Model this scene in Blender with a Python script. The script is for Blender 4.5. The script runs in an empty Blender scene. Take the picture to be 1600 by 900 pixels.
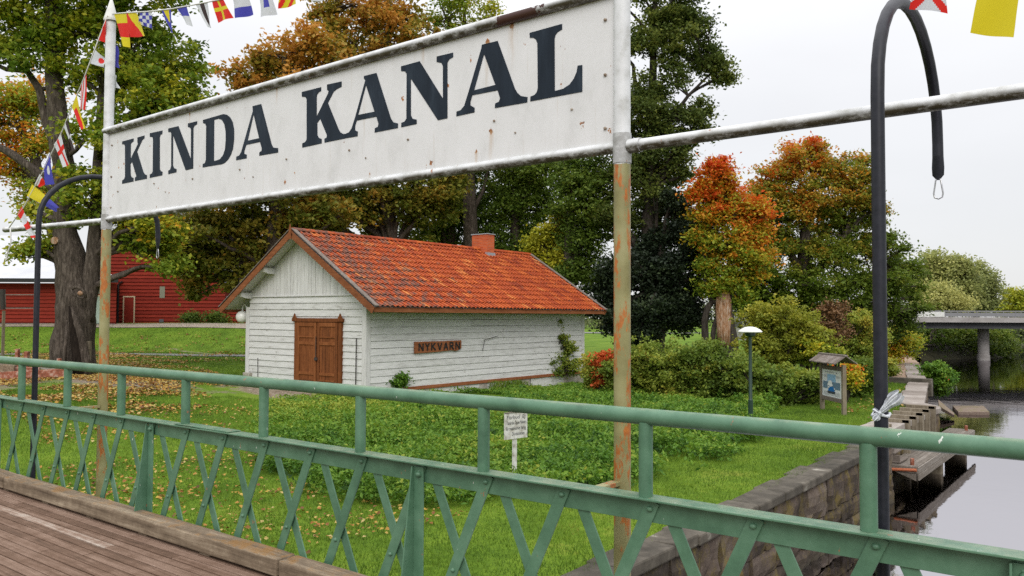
import bpy, bmesh, math, random
import numpy as np
from mathutils import Vector, Matrix, noise as mnoise

random.seed(7)
RNG = np.random.default_rng(11)
R = math.radians
scene = bpy.context.scene
COL = scene.collection

# ------------------------------------------------------------------ camera
EYE = np.array([0.0, 0.0, 1.65])
YAW, PITCH, ROLL = R(37.69), R(1.98), R(0.24)
F0 = np.array([-math.sin(YAW), math.cos(YAW), 0.0])
R0 = np.array([math.cos(YAW), math.sin(YAW), 0.0])
U0 = np.array([0.0, 0.0, 1.0])
FW = F0 * math.cos(PITCH) + U0 * math.sin(PITCH)
UP = -F0 * math.sin(PITCH) + U0 * math.cos(PITCH)
RT = R0 * math.cos(ROLL) + UP * math.sin(ROLL)
UP = UP * math.cos(ROLL) - R0 * math.sin(ROLL)
FOC = 1272.0
cam_d = bpy.data.cameras.new('camera')
cam_d.sensor_width = 36.0
cam_d.lens = 36.0 * FOC / 1600.0
cam_d.clip_start = 0.05
cam_d.clip_end = 3000.0
cam = bpy.data.objects.new('camera', cam_d)
COL.objects.link(cam)
cam.matrix_world = Matrix(((RT[0], UP[0], -FW[0], EYE[0]), (RT[1], UP[1], -FW[1], EYE[1]),
                           (RT[2], UP[2], -FW[2], EYE[2]), (0, 0, 0, 1)))
scene.camera = cam


def at(x, y, X=None, Y=None, z=None, t=None):
    """world point seen at pixel (x, y) of the photograph on a given plane / at a given distance"""
    d = FW + RT * ((x - 800) / FOC) + UP * ((450 - y) / FOC)
    if X is not None: k = (X - EYE[0]) / d[0]
    elif Y is not None: k = (Y - EYE[1]) / d[1]
    elif z is not None: k = (z - EYE[2]) / d[2]
    else: k = t
    return EYE + d * k


def rd(r, d, z):          # point from sideways distance, distance ahead, height
    p = R0 * r + F0 * d
    return np.array([p[0], p[1], z])


# ------------------------------------------------------------------ world, sun, exposure
SUN_EL, SUN_AZ = R(36), R(142)
w = bpy.data.worlds.new('World')
scene.world = w
w.use_nodes = True
nt = w.node_tree
for n in list(nt.nodes): nt.nodes.remove(n)
N = nt.nodes.new
L = nt.links.new
out = N('ShaderNodeOutputWorld')
sky = N('ShaderNodeTexSky'); sky.sky_type = 'NISHITA'; sky.sun_disc = False
sky.sun_elevation = SUN_EL; sky.sun_rotation = SUN_AZ
bg1 = N('ShaderNodeBackground'); bg1.inputs['Strength'].default_value = 0.012
L(sky.outputs[0], bg1.inputs[0])
tc = N('ShaderNodeTexCoord')
sep = N('ShaderNodeSeparateXYZ'); L(tc.outputs['Generated'], sep.inputs[0])
mr = N('ShaderNodeMapRange'); mr.inputs['From Min'].default_value = 0.0; mr.inputs['From Max'].default_value = 1.0
mr.inputs['To Min'].default_value = 0.79; mr.inputs['To Max'].default_value = 2.55
sq = N('ShaderNodeMath'); sq.operation = 'POWER'; sq.inputs[1].default_value = 2.0; mx0 = N('ShaderNodeMath'); mx0.operation = 'MAXIMUM'; mx0.inputs[1].default_value = 0.0
L(sep.outputs['Z'], mx0.inputs[0]); L(mx0.outputs[0], sq.inputs[0]); L(sq.outputs[0], mr.inputs['Value'])
cl = N('ShaderNodeTexNoise'); cl.inputs['Scale'].default_value = 2.2; cl.inputs['Detail'].default_value = 4
mp = N('ShaderNodeMapping'); mp.inputs['Scale'].default_value = (1, 1, 3.2)
L(tc.outputs['Generated'], mp.inputs[0]); L(mp.outputs[0], cl.inputs['Vector'])
cm = N('ShaderNodeMapRange'); cm.inputs['From Min'].default_value = 0.35; cm.inputs['From Max'].default_value = 0.65
cm.inputs['To Min'].default_value = 0.97; cm.inputs['To Max'].default_value = 1.03
L(cl.outputs[0], cm.inputs['Value'])
mul = N('ShaderNodeMath'); mul.operation = 'MULTIPLY'; L(mr.outputs[0], mul.inputs[0]); L(cm.outputs[0], mul.inputs[1])
bg2 = N('ShaderNodeBackground'); bg2.inputs['Color'].default_value = (0.985, 0.985, 1.0, 1)
L(mul.outputs[0], bg2.inputs['Strength'])
add = N('ShaderNodeAddShader'); L(bg1.outputs[0], add.inputs[0]); L(bg2.outputs[0], add.inputs[1])
L(add.outputs[0], out.inputs[0])

sun_d = bpy.data.lights.new('sun', 'SUN'); sun_d.energy = 1.5; sun_d.angle = R(32); sun_d.color = (1.0, 0.96, 0.9)
sun = bpy.data.objects.new('sun', sun_d); COL.objects.link(sun)
sun.rotation_euler = (R(90) - SUN_EL, 0, R(38))          # soft sun added behind the camera as fill for facing surfaces
sun.location = (0, -10, 30)
vs = scene.view_settings
vs.view_transform = 'Standard'; vs.look = 'None'; vs.exposure = 0.0; vs.gamma = 1.0
vs.use_curve_mapping = False
cy = scene.cycles
cy.max_bounces = 5; cy.diffuse_bounces = 4; cy.glossy_bounces = 3; cy.transmission_bounces = 3; cy.transparent_max_bounces = 6
cy.sample_clamp_indirect = 4.0; cy.caustics_reflective = False; cy.caustics_refractive = False
try:
    cy.use_denoising = False; cy.use_adaptive_sampling = False; cy.sampling_pattern = 'TABULATED_SOBOL'
except Exception:
    pass

# ------------------------------------------------------------------ mesh helpers


class MB:
    def __init__(s):
        s.v = []; s.f = []; s.m = []; s.t = []; s.mi = 0; s.tint = 0.5

    def add(s, vs_, fs_):
        b = len(s.v)
        for p in vs_:
            s.v.append((float(p[0]), float(p[1]), float(p[2]))); s.t.append(s.tint)
        for f in fs_:
            s.f.append(tuple(b + i for i in f)); s.m.append(s.mi)

    def quad(s, a, b, c, d): s.add([a, b, c, d], [(0, 1, 2, 3)])

    def hexa(s, p):       # 8 points: bottom ring 0-3, top ring 4-7
        s.add(p, [(0, 3, 2, 1), (4, 5, 6, 7), (0, 1, 5, 4), (1, 2, 6, 5), (2, 3, 7, 6), (3, 0, 4, 7)])

    def box(s, x0, x1, y0, y1, z0, z1, j=0.0):
        p = [(x0, y0, z0), (x1, y0, z0), (x1, y1, z0), (x0, y1, z0), (x0, y0, z1), (x1, y0, z1), (x1, y1, z1), (x0, y1, z1)]
        if j: p = [tuple(c + random.uniform(-j, j) for c in q) for q in p]
        s.hexa(p)

    def bar(s, a, b, w, h, up=(0, 0, 1)):     # rectangular bar from a to b, w sideways, h along up
        a = Vector(a); b = Vector(b); d = (b - a).normalized(); u = Vector(up)
        sd = d.cross(u).normalized(); u = sd.cross(d).normalized()
        P = []
        for c in (a, b):
            for sx, su in ((-1, -1), (1, -1), (1, 1), (-1, 1)):
                P.append(c + sd * (sx * w / 2) + u * (su * h / 2))
        s.add(P, [(0, 1, 2, 3), (7, 6, 5, 4), (0, 4, 5, 1), (1, 5, 6, 2), (2, 6, 7, 3), (3, 7, 4, 0)])

    def tube(s, pts, rad, n=12, cap=True, rough=0.0):
        pts = [Vector(p) for p in pts]
        if not hasattr(rad, '__len__'): rad = [rad] * len(pts)
        b = len(s.v); prev = None
        for i, p in enumerate(pts):
            d = (pts[min(i + 1, len(pts) - 1)] - pts[max(i - 1, 0)]).normalized()
            if prev is None:
                u = d.orthogonal().normalized()
            else:
                u = (prev - d * prev.dot(d)).normalized()
            prev = u; v_ = d.cross(u)
            for k in range(n):
                a = 2 * math.pi * k / n
                r = rad[i]
                if rough: r *= 1 + rough * mnoise.noise(Vector((p.x * 1.3 + math.cos(a) * 1.5, p.y * 1.3 + math.sin(a) * 1.5, p.z * 1.1)))
                q = p + u * (math.cos(a) * r) + v_ * (math.sin(a) * r)
                s.v.append(tuple(q)); s.t.append(s.tint)
        for i in range(len(pts) - 1):
            for k in range(n):
                k2 = (k + 1) % n
                s.f.append((b + i * n + k, b + i * n + k2, b + (i + 1) * n + k2, b + (i + 1) * n + k)); s.m.append(s.mi)
        if cap:
            s.f.append(tuple(b + k for k in reversed(range(n)))); s.m.append(s.mi)
            e = b + (len(pts) - 1) * n
            s.f.append(tuple(e + k for k in range(n))); s.m.append(s.mi)

    def prism(s, poly, off):       # poly: list of 3D points, off: vector thickness
        n = len(poly); o = Vector(off)
        P = [Vector(p) for p in poly] + [Vector(p) + o for p in poly]
        s.add(P, [tuple(range(n)), tuple(reversed(range(n, 2 * n)))] + [(i, i + n, (i + 1) % n + n, (i + 1) % n) for i in range(n)])

    def sphere(s, c, r, n=10, m=6, sz=1.0, z0=-1.0):
        P = []; 
        for i in range(m + 1):
            ph = math.acos(max(-1, min(1, 1 - (1 - z0) * i / m)))
            for k in range(n):
                a = 2 * math.pi * k / n
                P.append((c[0] + r * math.sin(ph) * math.cos(a), c[1] + r * math.sin(ph) * math.sin(a), c[2] + r * sz * math.cos(ph)))
        Fs = [(i * n + k, (i + 1) * n + k, (i + 1) * n + (k + 1) % n, i * n + (k + 1) % n) for i in range(m) for k in range(n)]
        s.add(P, Fs)

    def lathe(s, c, prof, n=20):     # prof: (r, z)
        P = [(c[0] + r * math.cos(2 * math.pi * k / n), c[1] + r * math.sin(2 * math.pi * k / n), c[2] + z) for r, z in prof for k in range(n)]
        Fs = [(i * n + k, i * n + (k + 1) % n, (i + 1) * n + (k + 1) % n, (i + 1) * n + k) for i in range(len(prof) - 1) for k in range(n)]
        s.add(P, Fs)

    def build(s, name, mats, parent=None, smooth=False, bevel=0.0, fix=True, auto=None):
        me = bpy.data.meshes.new(name)
        o = bpy.data.objects.new(name, me)
        off = Vector((0, 0, 0))
        if parent is not None:
            q = parent
            while q is not None:
                off += q.location; q = q.parent
        me.from_pydata([(x - off.x, y - off.y, z - off.z) for x, y, z in s.v], [], s.f)
        if not isinstance(mats, (list, tuple)): mats = [mats]
        for m in mats: me.materials.append(m)
        me.polygons.foreach_set('material_index', s.m)
        a = me.attributes.new('tint', 'FLOAT', 'POINT'); a.data.foreach_set('value', s.t)
        if fix:
            bm = bmesh.new(); bm.from_mesh(me); bmesh.ops.recalc_face_normals(bm, faces=bm.faces); bm.to_mesh(me); bm.free()
        me.polygons.foreach_set('use_smooth', [smooth] * len(me.polygons))
        if auto is not None:
            me.set_sharp_from_angle(angle=R(auto))
        me.update()
        COL.objects.link(o)
        if parent is not None: o.parent = parent
        if bevel:
            b = o.modifiers.new('bevel', 'BEVEL'); b.width = bevel; b.segments = 2; b.limit_method = 'ANGLE'; b.angle_limit = R(40)
        return o


def each(b, name, mats, parent, **kw):
    """link every separate piece collected in b as a part of its own"""
    par = list(range(len(b.v)))
    def find(i):
        while par[i] != i: par[i] = par[par[i]]; i = par[i]
        return i
    for f in b.f:
        for k in f[1:]: par[find(k)] = find(f[0])
    groups = {}
    for f, m in zip(b.f, b.m): groups.setdefault(find(f[0]), []).append((f, m))
    out_ = []
    for g in groups.values():
        q = MB(); mp_ = {}
        for f, m in g:
            nf = []
            for k in f:
                if k not in mp_: mp_[k] = len(q.v); q.v.append(b.v[k]); q.t.append(b.t[k])
                nf.append(mp_[k])
            q.f.append(tuple(nf)); q.m.append(m)
        out_.append(q.build(name, mats, parent, **kw))
    return out_


def thing(name, loc, label, cat, group=None):
    o = bpy.data.objects.new(name, None); COL.objects.link(o)
    o.location = Vector([float(c) for c in loc]); o.empty_display_size = 0.2
    o['label'] = label; o['category'] = cat
    if group: o['group'] = group
    return o


def tag(o, label, cat, group=None, kind=None):
    if label: o['label'] = label
    if cat: o['category'] = cat
    if group: o['group'] = group
    if kind: o['kind'] = kind
    return o


# ------------------------------------------------------------------ material helpers
def ramp(nt_, stops, interp='LINEAR'):
    r = nt_.nodes.new('ShaderNodeValToRGB'); r.color_ramp.interpolation = interp
    e = r.color_ramp.elements
    while len(e) < len(stops): e.new(0.5)
    for i, (p, c) in enumerate(stops):
        e[i].position = p; e[i].color = (c[0], c[1], c[2], 1)
    return r


def base(name, rough=0.7, spec=0.3):
    m = bpy.data.materials.new(name); m.use_nodes = True
    n = m.node_tree; b = n.nodes['Principled BSDF']
    b.inputs['Roughness'].default_value = rough; b.inputs['Specular IOR Level'].default_value = spec
    return m, n, b


def coords(n, scale=(1, 1, 1), kind='pos'):
    if kind == 'pos':
        g = n.nodes.new('ShaderNodeNewGeometry'); s_ = g.outputs['Position']
    else:
        g = n.nodes.new('ShaderNodeTexCoord'); s_ = g.outputs['Object']
    mp_ = n.nodes.new('ShaderNodeMapping'); mp_.inputs['Scale'].default_value = scale
    n.links.new(s_, mp_.inputs[0]); return mp_.outputs[0]


def noise(n, vec, scale, detail=4, rough=0.55, dist=0.0):
    t = n.nodes.new('ShaderNodeTexNoise'); t.inputs['Scale'].default_value = scale; t.inputs['Detail'].default_value = detail
    t.inputs['Roughness'].default_value = rough; t.inputs['Distortion'].default_value = dist
    n.links.new(vec, t.inputs['Vector']); return t.outputs[0]


def math_(n, op, a, b=None, c=None, clamp=False):
    m = n.nodes.new('ShaderNodeMath'); m.operation = op; m.use_clamp = clamp
    for i, x in enumerate((a, b, c)):
        if x is None: continue
        if isinstance(x, (int, float)): m.inputs[i].default_value = x
        else: n.links.new(x, m.inputs[i])
    return m.outputs[0]


def mix(n, f, a, b, mode='MIX'):
    m = n.nodes.new('ShaderNodeMix'); m.data_type = 'RGBA'; m.blend_type = mode
    if isinstance(f, (int, float)): m.inputs[0].default_value = f
    else: n.links.new(f, m.inputs[0])
    for i, x in ((6, a), (7, b)):
        if isinstance(x, tuple): m.inputs[i].default_value = (x[0], x[1], x[2], 1)
        else: n.links.new(x, m.inputs[i])
    return m.outputs[2]


def mask(n, val, lo, hi):
    m = n.nodes.new('ShaderNodeMapRange'); m.inputs[1].default_value = lo; m.inputs[2].default_value = hi
    n.links.new(val, m.inputs[0]); return m.outputs[0]


def bump(n, b, h, strength=0.3, dist=0.02):
    k = n.nodes.new('ShaderNodeBump'); k.inputs['Strength'].default_value = strength; k.inputs['Distance'].default_value = dist
    n.links.new(h, k.inputs['Height']); n.links.new(k.outputs[0], b.inputs['Normal'])


def attr(n, name='tint'):
    a = n.nodes.new('ShaderNodeAttribute'); a.attribute_name = name; return a.outputs['Fac']


def noisy(name, stops, scale=4, stretch=(1, 1, 1), rough=0.75, spec=0.25, bmp=0.3, bd=0.01, detail=6, tint=0.0, metal=0.0):
    m, n, b = base(name, rough, spec)
    v = coords(n, stretch); f = noise(n, v, scale, detail, 0.62)
    g = f
    f = mask(n, f, 0.28, 0.72)
    if tint:
        f = math_(n, 'ADD', math_(n, 'MULTIPLY', f, 1 - tint), math_(n, 'MULTIPLY', attr(n), tint))
    r = ramp(n, stops); n.links.new(f, r.inputs[0]); n.links.new(r.outputs[0], b.inputs['Base Color'])
    b.inputs['Metallic'].default_value = metal
    if bmp: bump(n, b, g, bmp, bd)
    return m


LEAFGAIN = 1.6


def leaf_mat(name, stops, trans=0.42, nscale=0.25, namp=0.25):
    if name.startswith('flag') is False and 'fallen' not in name and 'blades' not in name: stops = [(p_, tuple(min(.62, c_ * LEAFGAIN) for c_ in col_)) for p_, col_ in stops]
    m, n, b = base(name, 0.55, 0.25)
    v = coords(n)
    f = math_(n, 'ADD', attr(n), math_(n, 'MULTIPLY', math_(n, 'SUBTRACT', noise(n, v, nscale, 3), 0.5), namp * 2))
    r = ramp(n, stops); n.links.new(f, r.inputs[0]); n.links.new(r.outputs[0], b.inputs['Base Color'])
    t = n.nodes.new('ShaderNodeBsdfTranslucent'); n.links.new(r.outputs[0], t.inputs[0])
    mx = n.nodes.new('ShaderNodeMixShader'); mx.inputs[0].default_value = trans
    n.links.new(b.outputs[0], mx.inputs[1]); n.links.new(t.outputs[0], mx.inputs[2])
    n.links.new(mx.outputs[0], n.nodes['Material Output'].inputs[0])
    return m


def flat(name, c, rough=0.6, spec=0.3, metal=0.0):
    m, n, b = base(name, rough, spec)
    b.inputs['Base Color'].default_value = (c[0], c[1], c[2], 1); b.inputs['Metallic'].default_value = metal
    return m


# --- weathered white tube steel with algae underneath, rust spots, olive-green lower posts
def m_steel(name, posts=False):
    m, n, b = base(name, 0.45, 0.35)
    v = coords(n)
    w1 = ramp(n, [(0.0, (0.40, 0.40, 0.38)), (0.45, (0.60, 0.61, 0.62)), (1.0, (0.70, 0.71, 0.73))])
    n.links.new(mask(n, noise(n, v, 9, 6), 0.3, 0.7), w1.inputs[0])
    col = w1.outputs[0]
    g = n.nodes.new('ShaderNodeNewGeometry'); s_ = n.nodes.new('ShaderNodeSeparateXYZ'); n.links.new(g.outputs['Normal'], s_.inputs[0])
    if posts:
        p = n.nodes.new('ShaderNodeSeparateXYZ'); n.links.new(g.outputs['Position'], p.inputs[0])
        zz = math_(n, 'ADD', p.outputs['Z'], math_(n, 'MULTIPLY', noise(n, v, 25, 2), 0.03))
        low = math_(n, 'LESS_THAN', zz, 2.47)
        grn = ramp(n, [(0.0, (0.20, 0.18, 0.075)), (0.5, (0.265, 0.245, 0.11)), (1.0, (0.33, 0.31, 0.16))])
        n.links.new(mask(n, noise(n, v, 6, 4), 0.3, 0.7), grn.inputs[0])
        vr = coords(n, (9, 9, 3.0))
        rn = noise(n, vr, 1.6, 8, 0.72)
        rm = math_(n, 'MULTIPLY', mask(n, rn, 0.515, 0.565), low)
        rc = ramp(n, [(0.0, (0.20, 0.06, 0.015)), (0.6, (0.42, 0.14, 0.03)), (1.0, (0.50, 0.22, 0.06))])
        n.links.new(noise(n, v, 30, 3), rc.inputs[0])
        col = mix(n, low, col, grn.outputs[0])
        col = mix(n, rm, col, rc.outputs[0])
    else:
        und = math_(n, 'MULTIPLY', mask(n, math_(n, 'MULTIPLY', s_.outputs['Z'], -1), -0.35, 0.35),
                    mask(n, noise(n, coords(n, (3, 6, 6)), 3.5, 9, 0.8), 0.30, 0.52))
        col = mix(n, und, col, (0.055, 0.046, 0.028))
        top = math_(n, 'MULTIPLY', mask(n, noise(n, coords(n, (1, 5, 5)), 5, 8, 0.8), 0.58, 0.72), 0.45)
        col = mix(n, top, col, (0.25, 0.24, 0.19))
        # big flaked patch of bare brown steel on the upper tube
        p = n.nodes.new('ShaderNodeSeparateXYZ'); n.links.new(g.outputs['Position'], p.inputs[0])
        dx = math_(n, 'ABSOLUTE', math_(n, 'ADD', p.outputs['X'], 2.86))
        pm = math_(n, 'ADD', math_(n, 'MULTIPLY', dx, 1.5), math_(n, 'MULTIPLY', noise(n, v, 11, 4), 1.1))
        k = math_(n, 'MULTIPLY', math_(n, 'LESS_THAN', pm, 0.82), math_(n, 'GREATER_THAN', p.outputs['Z'], 3.3))
        k = math_(n, 'MULTIPLY', k, math_(n, 'LESS_THAN', s_.outputs['Z'], 0.55))
        col = mix(n, k, col, (0.055, 0.022, 0.016))
        sp = mask(n, noise(n, v, 17, 3, 0.5), 0.70, 0.73)
        col = mix(n, sp, col, (0.30, 0.11, 0.035))
    n.links.new(col, b.inputs['Base Color'])
    bump(n, b, noise(n, v, 60, 4), 0.15, 0.002)
    return m


SPOTS = [(-3.055, 2.755, .030), (-3.17, 2.645, .022), (-4.11, 2.61, .016), (-3.085, 3.30, .035), (-2.90, 3.36, .04), (-6.86, 2.60, .012), (-4.92, 2.70, .012), (-3.62, 3.37, .02), (-5.15, 3.36, .02), (-6.35, 3.35, .02), (-2.55, 2.95, .012)]


def m_signboard():
    m, n, b = base('sign white enamel', 0.42, 0.4)
    v = coords(n)
    c = ramp(n, [(0.0, (0.57, 0.57, 0.57)), (0.4, (0.635, 0.635, 0.64)), (1.0, (0.675, 0.675, 0.685))])
    n.links.new(mask(n, noise(n, coords(n, (2.5, 1, 1.3)), 2.2, 7, 0.65), 0.3, 0.7), c.inputs[0])
    col = c.outputs[0]
    st = math_(n, 'MULTIPLY', mask(n, noise(n, coords(n, (14, 1, 0.7)), 3.1, 4, 0.55), 0.63, 0.78), 0.35)
    col = mix(n, st, col, (0.42, 0.34, 0.24))
    sp = mask(n, noise(n, coords(n, (1, 1, 0.8)), 13, 5, 0.6), 0.69, 0.71)
    rc = ramp(n, [(0.3, (0.12, 0.05, 0.02)), (0.7, (0.45, 0.17, 0.04))]); n.links.new(noise(n, v, 60, 2), rc.inputs[0])
    col = mix(n, sp, col, rc.outputs[0])
    ps = n.nodes.new('ShaderNodeSeparateXYZ'); n.links.new(v, ps.inputs[0])
    rn_ = noise(n, v, 38, 5, .7); dn_ = noise(n, coords(n, (60, 1, 6)), 1.0, 4, .6)
    for (sx_, sz_, r_) in SPOTS:
        dx_ = math_(n, 'ABSOLUTE', math_(n, 'SUBTRACT', ps.outputs['X'], sx_)); dz_ = math_(n, 'SUBTRACT', ps.outputs['Z'], sz_)
        d_ = math_(n, 'ADD', dx_, math_(n, 'MULTIPLY', math_(n, 'ABSOLUTE', dz_), .7))
        q_ = math_(n, 'ADD', math_(n, 'DIVIDE', d_, r_), math_(n, 'MULTIPLY', rn_, 1.7))
        col = mix(n, mask(n, q_, 1.42, 1.22), col, rc.outputs[0])
        # run-off stain under the rust
        tail = math_(n, 'MULTIPLY', mask(n, dx_, r_ * .9, r_ * .2), mask(n, dz_, -r_ * 7, -r_ * .5))
        tail = math_(n, 'MULTIPLY', tail, math_(n, 'LESS_THAN', dz_, 0.0))
        tail = math_(n, 'MULTIPLY', math_(n, 'MULTIPLY', tail, mask(n, dn_, .35, .6)), .45)
        col = mix(n, tail, col, (0.42, 0.26, 0.12))
    gr = math_(n, 'MULTIPLY', mask(n, noise(n, v, 45, 5, 0.7), 0.66, 0.72), 0.22)
    col = mix(n, gr, col, (0.28, 0.26, 0.21))
    n.links.new(col, b.inputs['Base Color'])
    bump(n, b, noise(n, v, 5, 3), 0.15, 0.01)
    return m


def m_green():
    m, n, b = base('green bridge paint', 0.42, 0.45)
    v = coords(n)
    c = ramp(n, [(0.0, (0.048, 0.115, 0.068)), (0.5, (0.078, 0.172, 0.104)), (1.0, (0.115, 0.225, 0.145))])
    n.links.new(mask(n, noise(n, v, 5, 7, 0.65), 0.28, 0.72), c.inputs[0])
    col = c.outputs[0]
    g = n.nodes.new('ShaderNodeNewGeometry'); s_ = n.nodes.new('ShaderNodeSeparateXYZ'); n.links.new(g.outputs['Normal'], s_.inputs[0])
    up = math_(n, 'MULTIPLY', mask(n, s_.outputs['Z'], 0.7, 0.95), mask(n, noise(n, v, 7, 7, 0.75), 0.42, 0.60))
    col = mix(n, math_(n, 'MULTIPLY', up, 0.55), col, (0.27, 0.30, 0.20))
    sp = mask(n, noise(n, coords(n, (1, 1, 0.6)), 16, 6, 0.7), 0.665, 0.69)
    col = mix(n, sp, col, (0.26, 0.13, 0.07))
    ch = mask(n, noise(n, coords(n, (1, 1, 0.5)), 23, 4, 0.6), 0.715, 0.73)
    col = mix(n, ch, col, (0.52, 0.55, 0.50))
    n.links.new(col, b.inputs['Base Color'])
    bump(n, b, noise(n, v, 22, 5), 0.3, 0.004)
    return m


def m_wood(name, stops, axis='X', scale=3, bmp=0.6, tint=0.25, moss=None, rough=0.85):
    m, n, b = base(name, rough, 0.15)
    st = {'X': (0.6, 12, 12), 'Y': (12, 0.6, 12), 'Z': (12, 12, 0.6)}[axis]
    v = coords(n, st); f = noise(n, v, scale, 8, 0.68, 0.3)
    g = f
    f = math_(n, 'ADD', math_(n, 'MULTIPLY', f, .6), math_(n, 'MULTIPLY', noise(n, coords(n), 7, 8, 0.75), .4))
    f = mask(n, f, 0.34, 0.66)
    f = math_(n, 'ADD', math_(n, 'MULTIPLY', f, 1 - tint), math_(n, 'MULTIPLY', attr(n), tint))
    r = ramp(n, stops); n.links.new(f, r.inputs[0]); col = r.outputs[0]
    if moss:
        k = mask(n, noise(n, coords(n), 3.5, 8, 0.75), 0.5, 0.6)
        gg = n.nodes.new('ShaderNodeNewGeometry'); s_ = n.nodes.new('ShaderNodeSeparateXYZ'); n.links.new(gg.outputs['Normal'], s_.inputs[0])
        k = math_(n, 'MULTIPLY', k, mask(n, s_.outputs['Z'], 0.5, 0.9))
        col = mix(n, math_(n, 'MULTIPLY', k, 0.75), col, moss)
    n.links.new(col, b.inputs['Base Color'])
    bump(n, b, g, bmp, 0.006)
    return m


def m_clapboard(name, stops, flake=(0.20, 0.18, 0.15), axis='Y', fl=(0.59, 0.63), rough=0.7):
    m, n, b = base(name, rough, 0.2)
    st = {'X': (0.9, 1, 8), 'Y': (1, 0.9, 8), 'Z': (8, 8, 0.9)}[axis]
    v = coords(n, st)
    r = ramp(n, stops)
    f = math_(n, 'ADD', math_(n, 'MULTIPLY', mask(n, noise(n, v, 2.5, 6, 0.65), 0.3, 0.7), 0.7), math_(n, 'MULTIPLY', attr(n), 0.3))
    n.links.new(f, r.inputs[0]); col = r.outputs[0]
    k = mask(n, noise(n, coords(n, tuple(0.6 if a < 2 else a * 0.45 for a in st)), 3.2, 10, 0.8), fl[0] - .005, fl[1] - .005)
    big = mask(n, noise(n, coords(n), 0.55, 3, .6), 0.44, 0.58)
    k = math_(n, 'MULTIPLY', k, big)
    col = mix(n, k, col, flake)
    n.links.new(col, b.inputs['Base Color'])
    bump(n, b, noise(n, v, 9, 5), 0.4, 0.004)
    return m


M = {}
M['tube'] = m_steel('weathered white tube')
M['post'] = m_steel('white over olive green post', True)
M['sign'] = m_signboard()
M['green'] = m_green()
M['letter'] = noisy('faded navy letter paint', [(0, (0.010, 0.015, 0.023)), (0.6, (0.017, 0.025, 0.037)), (1, (0.032, 0.045, 0.062))], 3, (4, 1, 0.7), 0.55, 0.12, 0.1)
M['black'] = noisy('black painted pipe', [(0, (0.008, 0.009, 0.014)), (1, (0.020, 0.021, 0.030))], 30, (1, 1, 1), 0.45, 0.3, 0.25, 0.002)
M['steelb'] = flat('galvanised clip', (0.45, 0.45, 0.47), 0.3, 0.5, 0.9)
M['deck'] = m_wood('worn deck planks', [(0, (0.045, 0.029, 0.019)), (0.40, (0.145, 0.090, 0.062)), (0.70, (0.25, 0.170, 0.128)), (1, (0.50, 0.44, 0.38))], 'X', 2.2, 0.8, 0.45)
M['kerbwood'] = m_wood('weathered kerb timber', [(0, (0.06, 0.043, 0.028)), (0.5, (0.19, 0.145, 0.10)), (1, (0.40, 0.33, 0.24))], 'X', 2.2, 1.0, 0.15, moss=(0.21, 0.105, 0.028))
M['grey wood'] = m_wood('grey weathered wood', [(0, (0.07, 0.06, 0.05)), (0.5, (0.18, 0.155, 0.13)), (1, (0.33, 0.30, 0.27))], 'Y', 2.0, 0.8, 0.3)
M['grey wood x'] = m_wood('grey weathered wood across', [(0, (0.07, 0.06, 0.05)), (0.5, (0.17, 0.14, 0.12)), (1, (0.33, 0.30, 0.28))], 'X', 2.0, 0.8, 0.3)
M['grey wood z'] = m_wood('grey weathered wood upright', [(0, (0.07, 0.06, 0.045)), (0.5, (0.17, 0.14, 0.10)), (1, (0.30, 0.26, 0.20))], 'Z', 2.0, 0.8, 0.3)
M['white boards'] = m_clapboard('peeling white paint boards', [(0, (0.36, 0.355, 0.335)), (0.35, (0.52, 0.52, 0.505)), (1, (0.68, 0.68, 0.67))], axis='Y')
M['white gable'] = m_clapboard('peeling white paint gable boards', [(0, (0.36, 0.355, 0.335)), (0.35, (0.52, 0.52, 0.505)), (1, (0.66, 0.66, 0.65))], axis='X')
M['white vert'] = m_clapboard('white paint upright boards', [(0, (0.40, 0.395, 0.375)), (0.5, (0.54, 0.535, 0.525)), (1, (0.66, 0.66, 0.65))], axis='Z', fl=(0.7, 0.73))
M['brown'] = m_wood('brown painted trim', [(0, (0.085, 0.030, 0.013)), (0.5, (0.20, 0.070, 0.028)), (1, (0.33, 0.13, 0.055))], 'X', 2.0, 0.4, 0.3)
M['brown y'] = m_wood('brown painted fascia', [(0, (0.10, 0.035, 0.015)), (0.5, (0.24, 0.085, 0.035)), (1, (0.36, 0.15, 0.07))], 'Y', 2.0, 0.4, 0.3)
M['door'] = m_wood('rust brown door wood', [(0, (0.06, 0.021, 0.009)), (0.5, (0.18, 0.060, 0.019)), (1, (0.31, 0.115, 0.042))], 'Z', 2.0, 0.5, 0.35)
M['dark iron'] = noisy('dark iron', [(0, (0.02, 0.018, 0.016)), (1, (0.06, 0.05, 0.045))], 20, rough=0.6)
M['concrete'] = noisy('weathered concrete', [(0, (0.20, 0.18, 0.15)), (0.5, (0.32, 0.29, 0.25)), (1, (0.42, 0.39, 0.35))], 5, rough=0.9)
M['bridge concrete'] = noisy('bridge concrete', [(0, (0.24, 0.22, 0.21)), (0.5, (0.33, 0.31, 0.30)), (1, (0.40, 0.38, 0.37))], 0.8, (1, 1, 2), rough=0.9)
M['rail grey'] = flat('bridge rail grey', (0.20, 0.20, 0.21), 0.6)
M['bridge dark'] = noisy('bridge girder paint', [(0, (0.06, 0.06, 0.07)), (1, (0.12, 0.12, 0.13))], 0.5, rough=0.8)
M['glass lamp'] = flat('opal lamp glass', (0.75, 0.75, 0.72), 0.25, 0.5)
M['darkgreen'] = flat('dark green pole paint', (0.012, 0.035, 0.024), 0.4, 0.4)
M['black2'] = flat('black enamel', (0.012, 0.012, 0.013), 0.45, 0.4)
M['white2'] = noisy('white lacquer', [(0, (0.55, 0.55, 0.52)), (1, (0.72, 0.72, 0.70))], 6, rough=0.6)
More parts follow.
